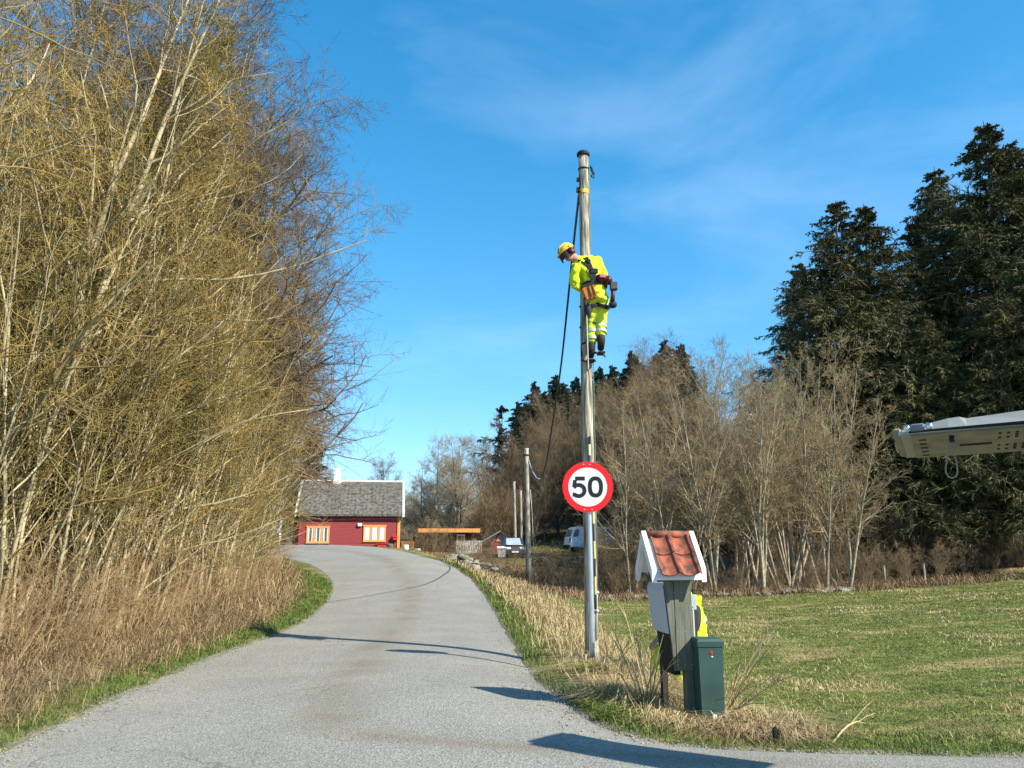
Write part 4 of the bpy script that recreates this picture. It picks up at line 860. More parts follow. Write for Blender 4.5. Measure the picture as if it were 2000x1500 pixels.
def hwindow(x0p, x1p, y0p, y1p, parent, Yw, panes, mframe, mglass, curtain=0., label=None):
    a = at(x0p, y1p, Yw); c = at(x1p, y0p, Yw); x0, x1, z0, z1 = a.x, c.x, a.z, c.z; f = .085; b = MB()
    b.box((x0, Yw-.06, z0), (x1, Yw-.02, z0+f)); b.box((x0, Yw-.06, z1-f), (x1, Yw-.02, z1)); b.box((x0-.04, Yw-.075, z1), (x1+.04, Yw-.02, z1+.06)); b.box((x0-.02, Yw-.08, z0-.05), (x1+.02, Yw-.02, z0-.002))
    b.box((x0, Yw-.058, z0+f), (x0+f, Yw-.02, z1-f)); b.box((x1-f, Yw-.058, z0+f), (x1, Yw-.02, z1-f))
    for k in range(1, panes): xm = x0+(x1-x0)*k/panes; b.box((xm-.055, Yw-.057, z0+f), (xm+.055, Yw-.02, z1-f))
    w = b.build('window', mframe, parent)
    if label: w['label'] = label
    MB().box((x0+f, Yw-.035, z0+f), (x1-f, Yw-.030, z1-f)).build('pane', mglass, w)
    if curtain:
        b = MB(); n_ = panes
        for k in range(n_):
            xa = x0+(x1-x0)*k/n_+.09; xb = x0+(x1-x0)*(k+1)/n_-.09
            if curtain > .9: segs = [(xa, xb)]
            else: segs = [(xa, xa+(xb-xa)*.28), (xb-(xb-xa)*.22, xb)]
            for s0, s1 in segs:
                nn = 8; top = [(s0+(s1-s0)*i/nn, Yw-.040-.006*(i % 2), z1-f) for i in range(nn+1)]; bot = [(p_[0], p_[1], z0+f) for p_ in top]; b.add(top+bot, [(i, i+1, nn+2+i, nn+1+i) for i in range(nn)])
        b.build('curtain', m_curt, w)
    return w
hwindow(600, 645, 1029, 1060, hs, HY-.02, 3, m_orange, m_glass, .5)
hwindow(708.5, 753, 1027, 1057, hs, HY-.02, 3, m_orange, m_glass, 1., 'orange-framed window with closed white curtains')
a = at(777, 1003, HY); b = MB(); b.box((hr-.13, HY-.07, hz), (hr+.05, HY-.022, he-.15)); b.box((hr+.003, HY-.022, hz), (hr+.05, HY+.14, he-.15)); b.build('corner_board', m_orange, hs)
b = MB(); b.box((hl-.02, HY-.06, hz), (hl+.06, HY-.022, he-.15)); b.build('corner_board', m_redw, hs)
p = at(702, 1025, HY-.1); b = MB(); b.box((p.x-.14, HY-.16, p.z-.10), (p.x+.14, HY-.02, p.z+.10), .02); b.build('wall_lamp', m_white, hs)
ws = [at(px, py, HY-.06) for px, py in ((592, 1016), (620, 1014.5), (650, 1015.5), (690, 1013.5), (730, 1013.5), (755, 1012.5), (776, 1013))]; MB().tube(ws, .016, 5).build('wall_cable', mat('pale_pink_cable', (.55, .30, .28), .6), hs)
p = at(770, 1051, HY-.15); b = MB(); b.box((p.x-.16, HY-.26, p.z-.14), (p.x+.16, HY-.03, p.z+.10), .02); b.loft([[(p.x-.19, HY-.30, p.z+.08), (p.x+.19, HY-.30, p.z+.08), (p.x+.19, HY-.025, p.z+.15), (p.x-.19, HY-.025, p.z+.15)], [(p.x-.19, HY-.30, p.z+.10), (p.x+.19, HY-.30, p.z+.10), (p.x+.19, HY-.025, p.z+.17), (p.x-.19, HY-.025, p.z+.17)]])
tag(b.build('mailbox', mat('bright_red_paint', (.50, .03, .03), .5)), 'small red mailbox on the right end of the red house wall', 'mailbox')
p = at(744, 1066, HY-.4); b = MB(); b.box((p.x-.35, HY-.55, hz), (p.x+.35, HY-.15, p.z+.12), .03); b.box((p.x-.4, HY-.6, p.z+.12), (p.x+.4, HY-.1, p.z+.17), .01); tag(b.build('bench_box', mat('bright_red_paint', (.5, .03, .03), .5)), 'low red box against the house wall below the right window', 'box')
p = at(763, 1069, HY-.5); b = MB(); b.tube([(p.x-.14, HY-.5, hz), (p.x-.17, HY-.5, hz+.2), (p.x-.19, HY-.5, p.z+.08), (p.x-.21, HY-.5, p.z+.11)], [.2, .22, .25, .26], 14); b.ell((p.x-.19, HY-.5, p.z+.14), (.2, .2, .12), 10, 6); tag(b.build('planter', mat('dark_planter', (.10, .09, .09), .8)), 'dark round planter by the house corner', 'planter')
# porch at the left end
pl0 = at(556, 1003, HY+1).x; b = MB(); b.box((pl0, HY+1.6, hz-.4), (hl-.03, wy2-.5, he-.45)); po = b
porch = po.build('porch_wall', m_redw, hs)
b = MB(); zt = at(570, 1004, HY+.6).z; b.loft([[(pl0-.3, HY+.4, zt-.12), (hl-.02, HY+.4, zt+.12), (hl-.02, HY+.4, zt+.24), (pl0-.3, HY+.4, zt)], [(pl0-.3, wy2, zt-.1), (hl-.02, wy2, zt+.14), (hl-.02, wy2, zt+.26), (pl0-.3, wy2, zt+.02)]]); b.build('porch_roof', m_redw, hs)
b = MB(); b.box((pl0+.1, HY+.5, hz-.4), (pl0+.22, HY+.62, zt-.1)); b.build('porch_post', m_wpaint, hs)
b = MB(); x0, x1 = at(571, 1030, HY+1.5).x, at(582, 1030, HY+1.5).x; b.box((x0, HY+1.54, hz), (x1, HY+1.59, at(575, 1028, HY+1.5).z)); d_ = b.build('door', m_wpaint, hs); MB().box((x0+.08, HY+1.525, hz+1.1), (x1-.08, HY+1.538, hz+1.75)).build('pane', m_glass, d_)

hs.rotation_euler.z = R(9)
_T = Matrix.Translation(hs.location) @ Matrix.Rotation(R(9), 4, 'Z') @ Matrix.Translation(-hs.location)
for nme in ('mailbox.001', 'bench_box', 'planter'): bpy.data.objects[nme].data.transform(_T)
# ------------------------------------------------------------------ things beside and beyond the house
m_brownw = mat('brown_stained_boards', (.10, .045, .025), .85, .25, scale=4, stretch=(6, 1, .5))
SY = 60.0
sx0, sx1 = at(806, 1040, SY).x, at(925, 1040, SY).x; sz0 = h1((sx0+sx1)/2, SY)-.2; szt = at(860, 1036, SY).z
sh = thing('shed', ((sx0+sx1)/2, SY, sz0), 'low brown shed with a flat roof and orange fascia right of the house', 'shed')
b = MB(); b.box((sx0, SY+.3, sz0), (sx1, SY+4, szt-.1))
for k in range(24): xk = sx0+(sx1-sx0)*k/24; b.box((xk, SY+.275, sz0), (xk+.05, SY+.299, szt-.1))
b.build('wall', m_brownw, sh)
b = MB(); xl = at(793, 1040, SY).x; b.box((xl, SY-.5, szt-.08), (sx1+.5, SY+4.6, szt+.10)); rf = b.build('roof', mat('roof_felt', (.06, .05, .045), .9), sh)
xm = at(818, 1033, SY).x; MB().box((xm, SY-.55, szt-.16), (sx1+.52, SY-.505, szt+.14)).build('fascia', m_orange, rf)
hwindow(892, 908, 1045, 1062, sh, SY+.26, 1, m_wpaint, m_glass)
MB().box((at(866, 1050, SY).x, SY+.25, sz0), (at(886, 1050, SY).x, SY+.274, szt-.35)).build('door', m_darkwood, sh)
for px in (800, 835): MB().box((at(px, 1050, SY).x-.06, SY-.3, sz0), (at(px, 1050, SY).x+.06, SY-.18, szt-.09)).build('roof_post', m_brownw, sh)
# pale picket fence
fx0, fx1 = at(892, 1060, 57).x, at(940, 1060, 57).x; fz = h1((fx0+fx1)/2, 57); zt = at(910, 1056, 57).z
fe = thing('picket_fence', ((fx0+fx1)/2, 57, fz), 'pale low picket fence in front of the flat-roofed shed', 'fence')
b = MB(); n_ = 15
for k in range(n_): xk = fx0+(fx1-fx0)*k/(n_-1); b.box((xk-.045, 56.98, fz-.1), (xk+.045, 57.0, zt+.02*math.sin(k*3)), .004)
b.build('pickets', mat('grey_white_pickets', (.52, .48, .42), .8, .15), fe); b = MB(); b.box((fx0, 57.003, zt-.3), (fx1, 57.05, zt-.2)); b.box((fx0, 57.003, fz+.1), (fx1, 57.05, fz+.2)); b.build('rail', m_wpaint, fe)
# playhouse with shiny roof
GY = 57.0; gx = at(972, 1060, GY).x; gzb = h1(gx, GY)-.1; gzt = at(970, 1037, GY).z; ge = at(970, 1058, GY).z; ga, gb = at(955, 1060, GY).x, at(1000, 1060, GY).x
gh = thing('playhouse', (gx, GY, gzb), 'small red hut with a shiny sheet roof beyond the stone heap', 'hut')
b = MB(); b.prism([(ga+.2, gzb), (gb-.2, gzb), (gb-.2, ge), ((ga+gb)/2, gzt-.1), (ga+.2, ge)], GY+.2, GY+3); b.build('wall', m_redw, gh)
gm_ = (ga+gb)/2
b = MB(); b.loft([[(gm_, GY-.1, gzt-.04), (gm_, GY+3.2, gzt-.04), (gm_, GY+3.2, gzt+.02), (gm_, GY-.1, gzt+.02)], [(ga-.9, GY-.1, ge-.25), (ga-.9, GY+3.2, ge-.25), (ga-.9, GY+3.2, ge-.19), (ga-.9, GY-.1, ge-.19)]]); b.build('roof_sheet', mat('shiny_sheet', (.42, .50, .58), .18, .15, metal=.5), gh)
b = MB(); b.loft([[(gm_, GY-.1, gzt-.035), (gm_, GY+3.2, gzt-.035), (gm_, GY+3.2, gzt+.025), (gm_, GY-.1, gzt+.025)], [(gb+.15, GY-.1, ge-.1), (gb+.15, GY+3.2, ge-.1), (gb+.15, GY+3.2, ge-.04), (gb+.15, GY-.1, ge-.04)]]); b.build('roof_sheet', mat('dull_felt', (.08, .075, .07), .8), gh)
b = MB(); b.prism([(ga+.5, ge+.02), (gb-.1, ge+.02), (gm_, gzt-.12)], GY+.14, GY+.195); b.build('gable_board', mat('pinkish_boards', (.42, .28, .20), .8), gh)
b = MB(); b.box((gm_+.05, GY+.15, gzb), (gm_+.85, GY+.197, ge-.1)); b.build('door', m_darkwood, gh)
# grey bin
p = at(980, 1085, 50); bz = h1(p.x, 50); bn = thing('wheelie_bin', (p.x, 50, bz), 'pale grey wheelie bin beside the parked blue car', 'bin')
b = MB(); b.loft([[(p.x-.22, 49.8, bz+.06), (p.x+.22, 49.8, bz+.06), (p.x+.22, 50.2, bz+.06), (p.x-.22, 50.2, bz+.06)], [(p.x-.28, 49.75, bz+.62), (p.x+.28, 49.75, bz+.62), (p.x+.28, 50.3, bz+.62), (p.x-.28, 50.3, bz+.62)]]); b.build('body', mat('grey_bin', (.42, .42, .41), .6, .1), bn)
b = MB(); b.loft([[(p.x-.31, 49.70, bz+.62), (p.x+.31, 49.70, bz+.62), (p.x+.31, 50.33, bz+.66), (p.x-.31, 50.33, bz+.66)], [(p.x-.29, 49.72, bz+.67), (p.x+.29, 49.72, bz+.67), (p.x+.29, 50.31, bz+.74), (p.x-.29, 50.31, bz+.74)]]); b.build('lid', m_wpaint, bn)
for s_ in (-1, 1): MB().tube([(p.x+s_*.2, 50.22, bz+.1), (p.x+s_*.26, 50.22, bz+.1)], .1, 12).build('wheel', m_black, bn)

def vehicle(name, M, loc, label, prof, width, mbody, parts):
    """prof: side outline (x forward, z) lofted across the width with tumblehome"""
    o = thing(name, loc, label, 'van' if 'van' in name else 'car'); b = MB(M); rings = []
    for yy, ins in ((-width/2, .10), (-width/2+.03, .05), (-width/2+.06, .0), (width/2-.06, 0.), (width/2-.03, .05), (width/2, .10)):
        cx = sum(q[0] for q in prof)/len(prof); czz = sum(q[1] for q in prof)/len(prof); zm = max(q[1] for q in prof)
        ring = []
        for x, z in prof:
            tum = 1-.10*max(0, (z-.9))/1.0; ring.append((cx+(x-cx)*(1-ins*.25), yy*tum, czz+(z-czz)*(1-ins*.35)))
        rings.append(ring)
    b.loft(rings); body = b.build('body', mbody, o)
    for nm, fn, m_ in parts:
        bb = MB(M); fn(bb); pp = bb.build(nm, m_, o, nm in ('wheel',))
    return o
def wheel(x, y, r=.34, w=.2): return lambda b: b.tube([(x, y-w/2, r), (x, y-w/2+.02, r), (x, y+w/2-.02, r), (x, y+w/2, r)], [r*.9, r, r, r*.9], 20)
def bx(a, c, bev=0.): return lambda b: b.box(a, c, bev)
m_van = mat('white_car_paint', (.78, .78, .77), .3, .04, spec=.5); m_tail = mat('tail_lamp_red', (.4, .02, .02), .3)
# white van on the grass slope
VY = 58.0; vx = at(1147, 1080, VY).x+.75; vz = h1(vx, VY)
VM = Matrix.Translation((vx, VY, vz)) @ Matrix.Rotation(R(12), 4, 'Z')
prof = [(-2.3, .45), (2.35, .40), (2.42, .75), (2.25, 1.02), (1.35, 1.18), (.75, 1.80), (.45, 1.90), (-1.75, 1.92), (-1.98, 1.82), (-2.30, 1.05), (-2.36, .60)]
def sidewin(b):
    for y in (-.93, .93):
        s_ = math.copysign(1, y); b.add([(-2.13, s_*.868, 1.22), (-1.70, s_*.868, 1.22), (-1.62, s_*.825, 1.72), (-1.88, s_*.825, 1.72)], [(0, 1, 2, 3)]); b.add([(.1, s_*.868, 1.2), (1.1, s_*.868, 1.2), (.62, s_*.825, 1.74), (.1, s_*.825, 1.74)], [(0, 1, 2, 3)])
vehicle('van', VM, (vx, VY, vz), 'white van parked on the grass slope behind the utility pole', prof, 1.75, m_van, [
 ('side_window', sidewin, m_glass), ('rear_window', lambda b: b.add([(-2.245, -.68, 1.20), (-2.245, .68, 1.20), (-2.045, .62, 1.72), (-2.045, -.62, 1.72)], [(0, 1, 2, 3)]), m_glass),
 ('windscreen', lambda b: b.add([(1.345, -.7, 1.22), (1.345, .7, 1.22), (.82, .64, 1.77), (.82, -.64, 1.77)], [(0, 1, 2, 3)]), m_glass),
 ('wheel', wheel(-1.45, -.74), m_black), ('wheel', wheel(1.5, -.74), m_black), ('wheel', wheel(-1.45, .74), m_black), ('wheel', wheel(1.5, .74), m_black),
 ('rear_bumper', bx((-2.45, -.8, .38), (-2.25, .8, .62), .03), m_black), ('tail_lamp', bx((-2.36, -.84, .75), (-2.2, -.70, 1.1), .02), m_tail), ('tail_lamp', bx((-2.36, .70, .75), (-2.2, .84, 1.1), .02), m_tail)])
# small dark blue car nose-on by the hut
KY = 50.0; kp = at(1001, 1085, KY); kz = h1(kp.x, KY)
KM = Matrix.Translation((kp.x, KY+1.6, kz)) @ Matrix.Rotation(R(-84), 4, 'Z')
prof = [(-1.6, .30), (1.62, .28), (1.70, .52), (1.55, .72), (.75, .86), (.25, 1.30), (-1.2, 1.34), (-1.6, .85)]
vehicle('car', KM, (kp.x, KY+1.6, kz), 'small dark blue car parked nose-on between bin and far pole', prof, 1.3, mat('dark_blue_paint', (.02, .035, .075), .3), [
 ('windscreen', lambda b: b.add([(.765, -.5, .87), (.765, .5, .87), (.30, .44, 1.27), (.30, -.44, 1.27)], [(0, 1, 2, 3)]), glass('pale_glass', (.3, .36, .42))),
 ('headlight', bx((1.52, -.56, .56), (1.70, -.28, .70), .02), m_white), ('headlight', bx((1.52, .28, .56), (1.70, .56, .70), .02), m_white), ('number_plate', bx((1.69, -.22, .36), (1.725, .22, .46)), m_white), ('bonnet_stripe', bx((.85, -.5, .845), (1.45, .5, .87)), m_white),
 ('wheel', wheel(1.05, -.56, .27, .16), m_black), ('wheel', wheel(1.05, .56, .27, .16), m_black), ('wheel', wheel(-1.0, -.56, .27, .16), m_black), ('wheel', wheel(-1.0, .56, .27, .16), m_black)])
# white tub, dinghy and log stack at the house corner
p = at(792, 1077, 50); z0 = h1(p.x, 50); b = MB(); zt = at(792, 1064, 50).z; b.tube([(p.x, 50, z0-.1), (p.x, 50, (z0+zt)/2), (p.x, 50, zt-.03), (p.x, 50, zt)], [.17, .2, .205, .18], 14); tag(b.build('water_tub', mat('cream_plastic', (.70, .64, .52), .6)), 'cream tub standing at the right corner of the red house', 'tub')
p = at(811, 1074, 50); b = MB(); rings = []
for k in range(7):
    t = k/6; w_ = .24*math.sin(math.pi*(.12+.80*t))**.6; rings.append([(p.x-.34+.68*t, 50-w_, p.z+.10), (p.x-.34+.68*t, 50-w_*.6, p.z-.11), (p.x-.34+.68*t, 50+w_*.6, p.z-.11), (p.x-.34+.68*t, 50+w_, p.z+.10)])
b.loft(rings); hull_z = p.z; tag(b.build('wheelbarrow_tray', mat('pale_grey_tray', (.5, .5, .47), .6)), 'pale grey tray-shaped trough lying right of the cream tub', 'trough')
b = MB(); p = at(796, 1061, 53); rk = random.Random(3)
for row in range(3):
    for k in range(9):
        xx = p.x-.36+k*.09; zz = p.z-.16+row*.11; b.tube([(xx, 52.7, zz), (xx+.01, 53.3, zz)], .045+rk.uniform(-.006, .006), 8)
b.box((p.x-.42, 52.75, h1(p.x, 53)-.1), (p.x+.42, 53.2, p.z-.2)); tag(b.build('log_stack', mat('fresh_logs', (.40, .17, .06), .85, .25)), 'stack of orange-brown logs by the right corner of the house', 'log stack')
# tumbled stone walls
m_stone = mat('mossy_stone', (.11, .115, .07), .95, col2=(.33, .31, .25), scale=3.5, bump=.6, detail=7)
def stone(b, c, r, rk):
    rot = Matrix.Rotation(rk.uniform(0, 6), 3, 'Z') @ Matrix.Rotation(rk.uniform(-.5, .5), 3, 'X'); k = len(b.v)
    b.ell(c, (r*rk.uniform(.8, 1.5), r*rk.uniform(.7, 1.1), r*rk.uniform(.35, .6)), 9, 5, rot=rot)
    for i in range(k, len(b.v)):
        v = Vector(b.v[i])-Vector(c); b.v[i] = tuple(Vector(c)+v*(1+rk.uniform(-.13, .13)))
rk = random.Random(8); b = MB()
for k in range(120):
    px = rk.uniform(872, 968); Yk = np.interp(px, [872, 968], [36, 33.5])+rk.uniform(-.4, .5); top = np.interp(px, [872, 895, 935, 968], [1088, 1084, 1098, 1112]); bot = np.interp(px, [872, 900, 935, 968], [1102, 1112, 1124, 1128])
    c = at(px, rk.uniform(top, bot), Yk); c.z = max(c.z, h1(c.x, Yk)); stone(b, c, rk.uniform(.12, .24), rk)
tag(b.build('stone_heap', m_stone), 'tumbled mossy stone heap on the verge right of the road bend', 'stone wall', kind='thing')
for (px, py, Yk, r) in ((926, 1118, 32, .28), (938, 1126, 31.5, .2), (905, 1112, 33, .16)):
    b = MB(); c = at(px, py, Yk); c.z = h1(c.x, Yk)+.08; stone(b, c, r, rk); b.build('boulder', mat('pale_stone', (.34, .30, .22), .9, .2, scale=5, bump=.5)); 
for o, l in zip([o for o in bpy.data.objects if o.name.startswith('boulder')], ('largest pale boulder below the stone heap', 'smaller pale boulder nearest the dry grass', 'smallest pale stone at the left foot of the heap')): tag(o, l, 'boulder', 'pale boulders by the stone heap')
b = MB()
for k in range(150):
    px = rk.uniform(1042, 1180); Yk = 47+rk.uniform(-.3, .3); c = at(px, rk.uniform(1089, 1110), Yk); c.z = max(c.z, h1(c.x, Yk)); stone(b, c, rk.uniform(.16, .3), rk)
tag(b.build('retaining_wall', mat('dark_stone', (.035, .033, .03), .95, col2=(.10, .09, .075), scale=3, bump=.5)), 'dark stone retaining wall below the grass slope with the white van', 'stone wall', kind='thing')
b = MB()
for k in range(60):
    px = rk.uniform(1170, 1660); Yk = np.interp(px/1500*27-18, FIELD_X, FIELD_Y)+rk.uniform(.3, 1.2); x = (px-1000)/1500*Yk; c = Vector((x, Yk, h1(x, Yk)+.05)); stone(b, c, rk.uniform(.1, .24), rk)
tag(b.build('field_stone_wall', m_stone), 'low broken row of field stones under the bare thicket', 'stone wall', kind='thing')
for px, lab in ((1782, 'thin grey fence post below the dark spruces, the lighter one'), (1706, 'thin grey fence post at the right end of the bare thicket')):
    x = pxx(px, 31.5); b = MB(); b.tube([(x, 31.5, h1(x, 31.5)-.1), (x+.01, 31.5, h1(x, 31.5)+.4), (x+.02, 31.5, h1(x, 31.5)+.85)], [.045, .043, .04], 8); tag(b.build('fence_post', m_pole), lab, 'fence post', 'fence posts at the field edge')
# red house hidden in the wood
WY = 56.0; wx0, wx1 = at(1270, 1000, WY).x, at(1392, 1000, WY).x; wz = h1((wx0+wx1)/2, WY)-.3; wt = at(1340, 962, WY).z; wr = at(1340, 925, WY+3).z
wh = thing('wood_house', ((wx0+wx1)/2, WY, wz), 'dull red house half hidden behind the bare thicket', 'house')
b = MB(); b.box((wx0, WY, wz), (wx1, WY+6, wt)); lap_boards(b, wx0, wx1, wz, wt, WY-.002, .16); b.build('wall', mat('dull_red_boards', (.17, .04, .035), .8, .15, scale=3), wh)
b = MB(); b.loft([[(wx0-.4, WY+3, wr-.15), (wx1+.4, WY+3, wr-.15), (wx1+.4, WY+3, wr), (wx0-.4, WY+3, wr)], [(wx0-.4, WY-.5, wt-.1), (wx1+.4, WY-.5, wt-.1), (wx1+.4, WY-.5, wt+.05), (wx0-.4, WY-.5, wt+.05)]]); b.loft([[(wx0-.4, WY+3, wr-.15), (wx1+.4, WY+3, wr-.15), (wx1+.4, WY+3, wr), (wx0-.4, WY+3, wr)], [(wx0-.4, WY+6.5, wt-.1), (wx1+.4, WY+6.5, wt-.1), (wx1+.4, WY+6.5, wt+.05), (wx0-.4, WY+6.5, wt+.05)]]); b.build('roof', mat('dark_roof', (.05, .05, .055), .8), wh)
hwindow(1343, 1371, 964, 981, wh, WY-.03, 1, m_wpaint, m_glass)

# ------------------------------------------------------------------ van with its raised tail hatch at the right edge
ax = Vector((math.cos(R(40)), -math.sin(R(40)), .0))
Np = at(1762, 850, 4.6)                                                  # near lower corner of the hatch tip
Fp = at(1776, 893, 5.12); wdir = (Fp-Np).normalized(); VW = (Fp-Np).length
hv = thing('van', (Np.x+3.2*ax.x+.3, Np.y+3.2*ax.y, 0), 'white van with its tail hatch raised, reaching in from the right edge', 'van')
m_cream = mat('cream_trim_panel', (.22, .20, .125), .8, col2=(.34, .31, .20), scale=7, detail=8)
m_slot = mat('dark_slot', (.02, .018, .015), .8)
rise = 0.
hup = ax.cross(wdir).normalized(); HM = Matrix(((ax.x, wdir.x, hup.x, Np.x), (ax.y, wdir.y, hup.y, Np.y), (ax.z, wdir.z, hup.z, Np.z), (0, 0, 0, 1)))
BH = Vector((math.sin(R(40)), math.cos(R(40)), 0)); BM = Matrix(((ax.x, BH.x, 0, Np.x), (ax.y, BH.y, 0, Np.y), (0, 0, 1, Np.z), (0, 0, 0, 1)))
HL = 1.55
def hz_(x): return rise*x
b = MB(HM)  # painted shell: side profile with the step of the photograph
top = [(-.02, .035), (.0, .05), (.25, .100), (.31, .104), (.345, .090), (.42, .094), (.75, .115), (1.1, .125), (HL, .13)]
for x, z in top: pass
rings = [[(x, -.015, .0), (x, VW+.015, .0), (x, VW+.01, z*.55), (x, VW-.09, z), (x, .085, z), (x, .055, z*.93), (x, -.012, .018)] for x, z in top]; b.loft(rings)
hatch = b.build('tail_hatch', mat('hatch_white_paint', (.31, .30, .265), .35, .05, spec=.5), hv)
b = MB(HM); b.loft([[(.045, .015, -.012+hz_(0)), (.045, VW-.015, -.012), (.045, VW-.05, .06), (.045, .05, .06)], [(HL-.1, .015, -.012+hz_(HL)), (HL-.1, VW-.015, -.012+hz_(HL)), (HL-.1, VW-.05, .06), (HL-.1, .05, .06)]]); nf = len(b.f); k = 0
for k in range(5): y = VW*(.16+.17*k); b.box((.085, y, -.0155), (.125, y+.022, -.0125)); b.box((HL-.62, y, -.0155), (HL-.58, y+.022, -.0125))
for side in (.12, .60):
    for k in range(8):
        for j in range(3):
            if (k in (2, 3)) or j != 1: y = VW*(side+j*.085); b.box((.50+k*.042, y, -.017), (.515+k*.042, y+.022, -.0125))
b.box((.30, VW*.48, -.0165), (.47, VW*.54, -.0125))
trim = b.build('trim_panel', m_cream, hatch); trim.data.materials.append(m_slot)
for pl in trim.data.polygons:
    if pl.index >= nf: pl.material_index = 1
b = MB(HM); b.box((-.055, .03, -.005), (-.005, VW-.03, .055), .012); b.build('tip_trim', m_cream, hatch)
b = MB(HM)
for y in (.14, .52): b.ell((-.057, y, .012), (.006, .03, .012), 8, 5); b.box((-.060, y-.004, -.006), (-.054, y+.018, .036))
b.build('tip_bracket', m_slot, hatch)
b = MB(HM); b.box((-.062, .27, -.002), (-.05, .46, .046), .004); b.build('clear_lens', glass('lens', (.35, .33, .28)), hatch)
b = MB(HM); b.box((.045, -.038, .010), (.125, -.012, .055), .008); b.build('latch', mat('dark_grey_latch', (.16, .17, .18), .4), hatch)
for bx_ in (.028, .150): b = MB(HM); b.ell((bx_, -.030, .034), (.020, .015, .020), 10, 7); b.build('latch_bolt', mat('chrome', (.8, .8, .8), .2, .02, metal=1.), hatch, True)
b = MB(HM); b.loft([[(.04, -.021, .005), (.04, -.0155, .005), (.04, -.0155, .018), (.04, -.021, .018)], [(HL, -.021, -.02+.012), (HL, -.0155, -.02+.012), (HL, -.0155, .022), (HL, -.021, .022)]]); b.build('rubber_seal', m_black, hatch)
sx = .26; sp = HM @ Vector((sx, .06, 0)); b = MB(); lp = [(-.002, 0), (-.008, -.07), (-.035, -.16), (-.056, -.225), (-.058, -.262), (-.045, -.292), (-.022, -.302), (.001, -.292), (.013, -.262), (.014, -.215), (.009, -.13), (.004, -.06), (.002, 0)]; b.tube([sp+ax*x*.85+Vector((0, 0, z*.86)) for x, z in lp], .0048, 6); b.build('pull_strap', mat('olive_strap', (.26, .25, .17), .8), hatch, True)
b = MB(HM); b.box((sx-.012, .05, -.05), (sx+.016, .085, -.012), .004); b.build('strap_clip', m_black, hatch)
# body of the van, outside the picture
b = MB(BM); gzv = -Np.z
prof2 = [(HL+.02, gzv+.45), (HL+3.9, gzv+.40), (HL+4.0, gzv+.9), (HL+3.2, gzv+1.12), (HL+2.5, gzv+1.95), (HL+2.2, gzv+2.05), (HL+.35, gzv+2.08), (HL+.06, gzv+1.95)]
rings = []
for yy, s_ in ((-.90, .94), (-.84, 1.), (VW+.0, 1.), (VW+.06, .94)): rings.append([(HL+2+(x-HL-2)*s_, yy, gzv+1.2+(z-gzv-1.2)*s_) for x, z in prof2])
b.loft(rings); b.build('body', m_van, hv)
for x in (HL+.9, HL+3.1):
    for y in (-.78, VW-.06): b = MB(BM); b.tube([(x, y-.1, gzv+.34), (x, y+.1, gzv+.34)], .34, 20); b.build('wheel', m_black, hv)
b = MB(BM); b.box((HL+1.9, -.907, gzv+1.15), (HL+2.45, -.88, gzv+1.6)); b.build('side_window', m_glass, hv)

# ------------------------------------------------------------------ people
m_skin = mat('skin_tone', (.42, .22, .15), .6, .08); m_hi = mat('hi_vis_yellow', (.50, .66, .02), .8, col2=(.70, .84, .04), scale=5, bump=.5, spec=.2)
m_hit = mat('hi_vis_trousers', (.50, .60, .04), .8, col2=(.74, .82, .07), scale=5, bump=.5, spec=.2); m_boot = mat('dark_boot_leather', (.028, .020, .016), .7, .3)
m_strap = mat('dark_harness_webbing', (.022, .022, .022), .8, .3); m_navy = mat('navy_cloth', (.035, .04, .06), .85, .2); m_helm = mat('yellow_helmet', (.68, .44, .06), .4, .06)
m_refl = mat('reflective_tape', (.37, .40, .33), .5, .08); m_glove = mat('dark_glove', (.05, .05, .05), .8, .2); m_hair = mat('brown_hair', (.06, .035, .02), .8, .3); m_red2 = mat('dark_red_plastic', (.065, .008, .012), .4, .15); m_org = mat('orange_leather', (.50, .16, .025), .7, .2, scale=12)
def hand_nodes(nodes, edges, iw, wr, palm_dir, side, curl):
    """palm, four unequal bent fingers and a thumb, grown on from wrist node iw"""
    d = Vector(palm_dir).normalized(); s = Vector(side).normalized(); c = Vector(curl).normalized(); k0 = len(nodes)
    nodes.append((wr+d*.05, (.040, .022))); edges.append((iw, k0))
    for j, (off, ln) in enumerate(((-.030, .070), (-.010, .080), (.011, .075), (.030, .058))):
        b_ = wr+d*.088+s*off; k = len(nodes); nodes.append((b_, .010)); edges.append((k0, k))
        nodes.append((b_+d*ln*.5+c*.012, .009)); edges.append((k, k+1)); nodes.append((b_+d*ln*.75+c*.042, .008)); edges.append((k+1, k+2)); nodes.append((b_+d*ln*.6+c*.068, .007)); edges.append((k+2, k+3))
    k = len(nodes); nodes.append((wr+d*.04-s*.045+c*.012, .011)); edges.append((k0, k)); nodes.append((wr+d*.07-s*.058+c*.035, .009)); edges.append((k, k+1)); nodes.append((wr+d*.085-s*.045+c*.056, .008)); edges.append((k+1, k+2))
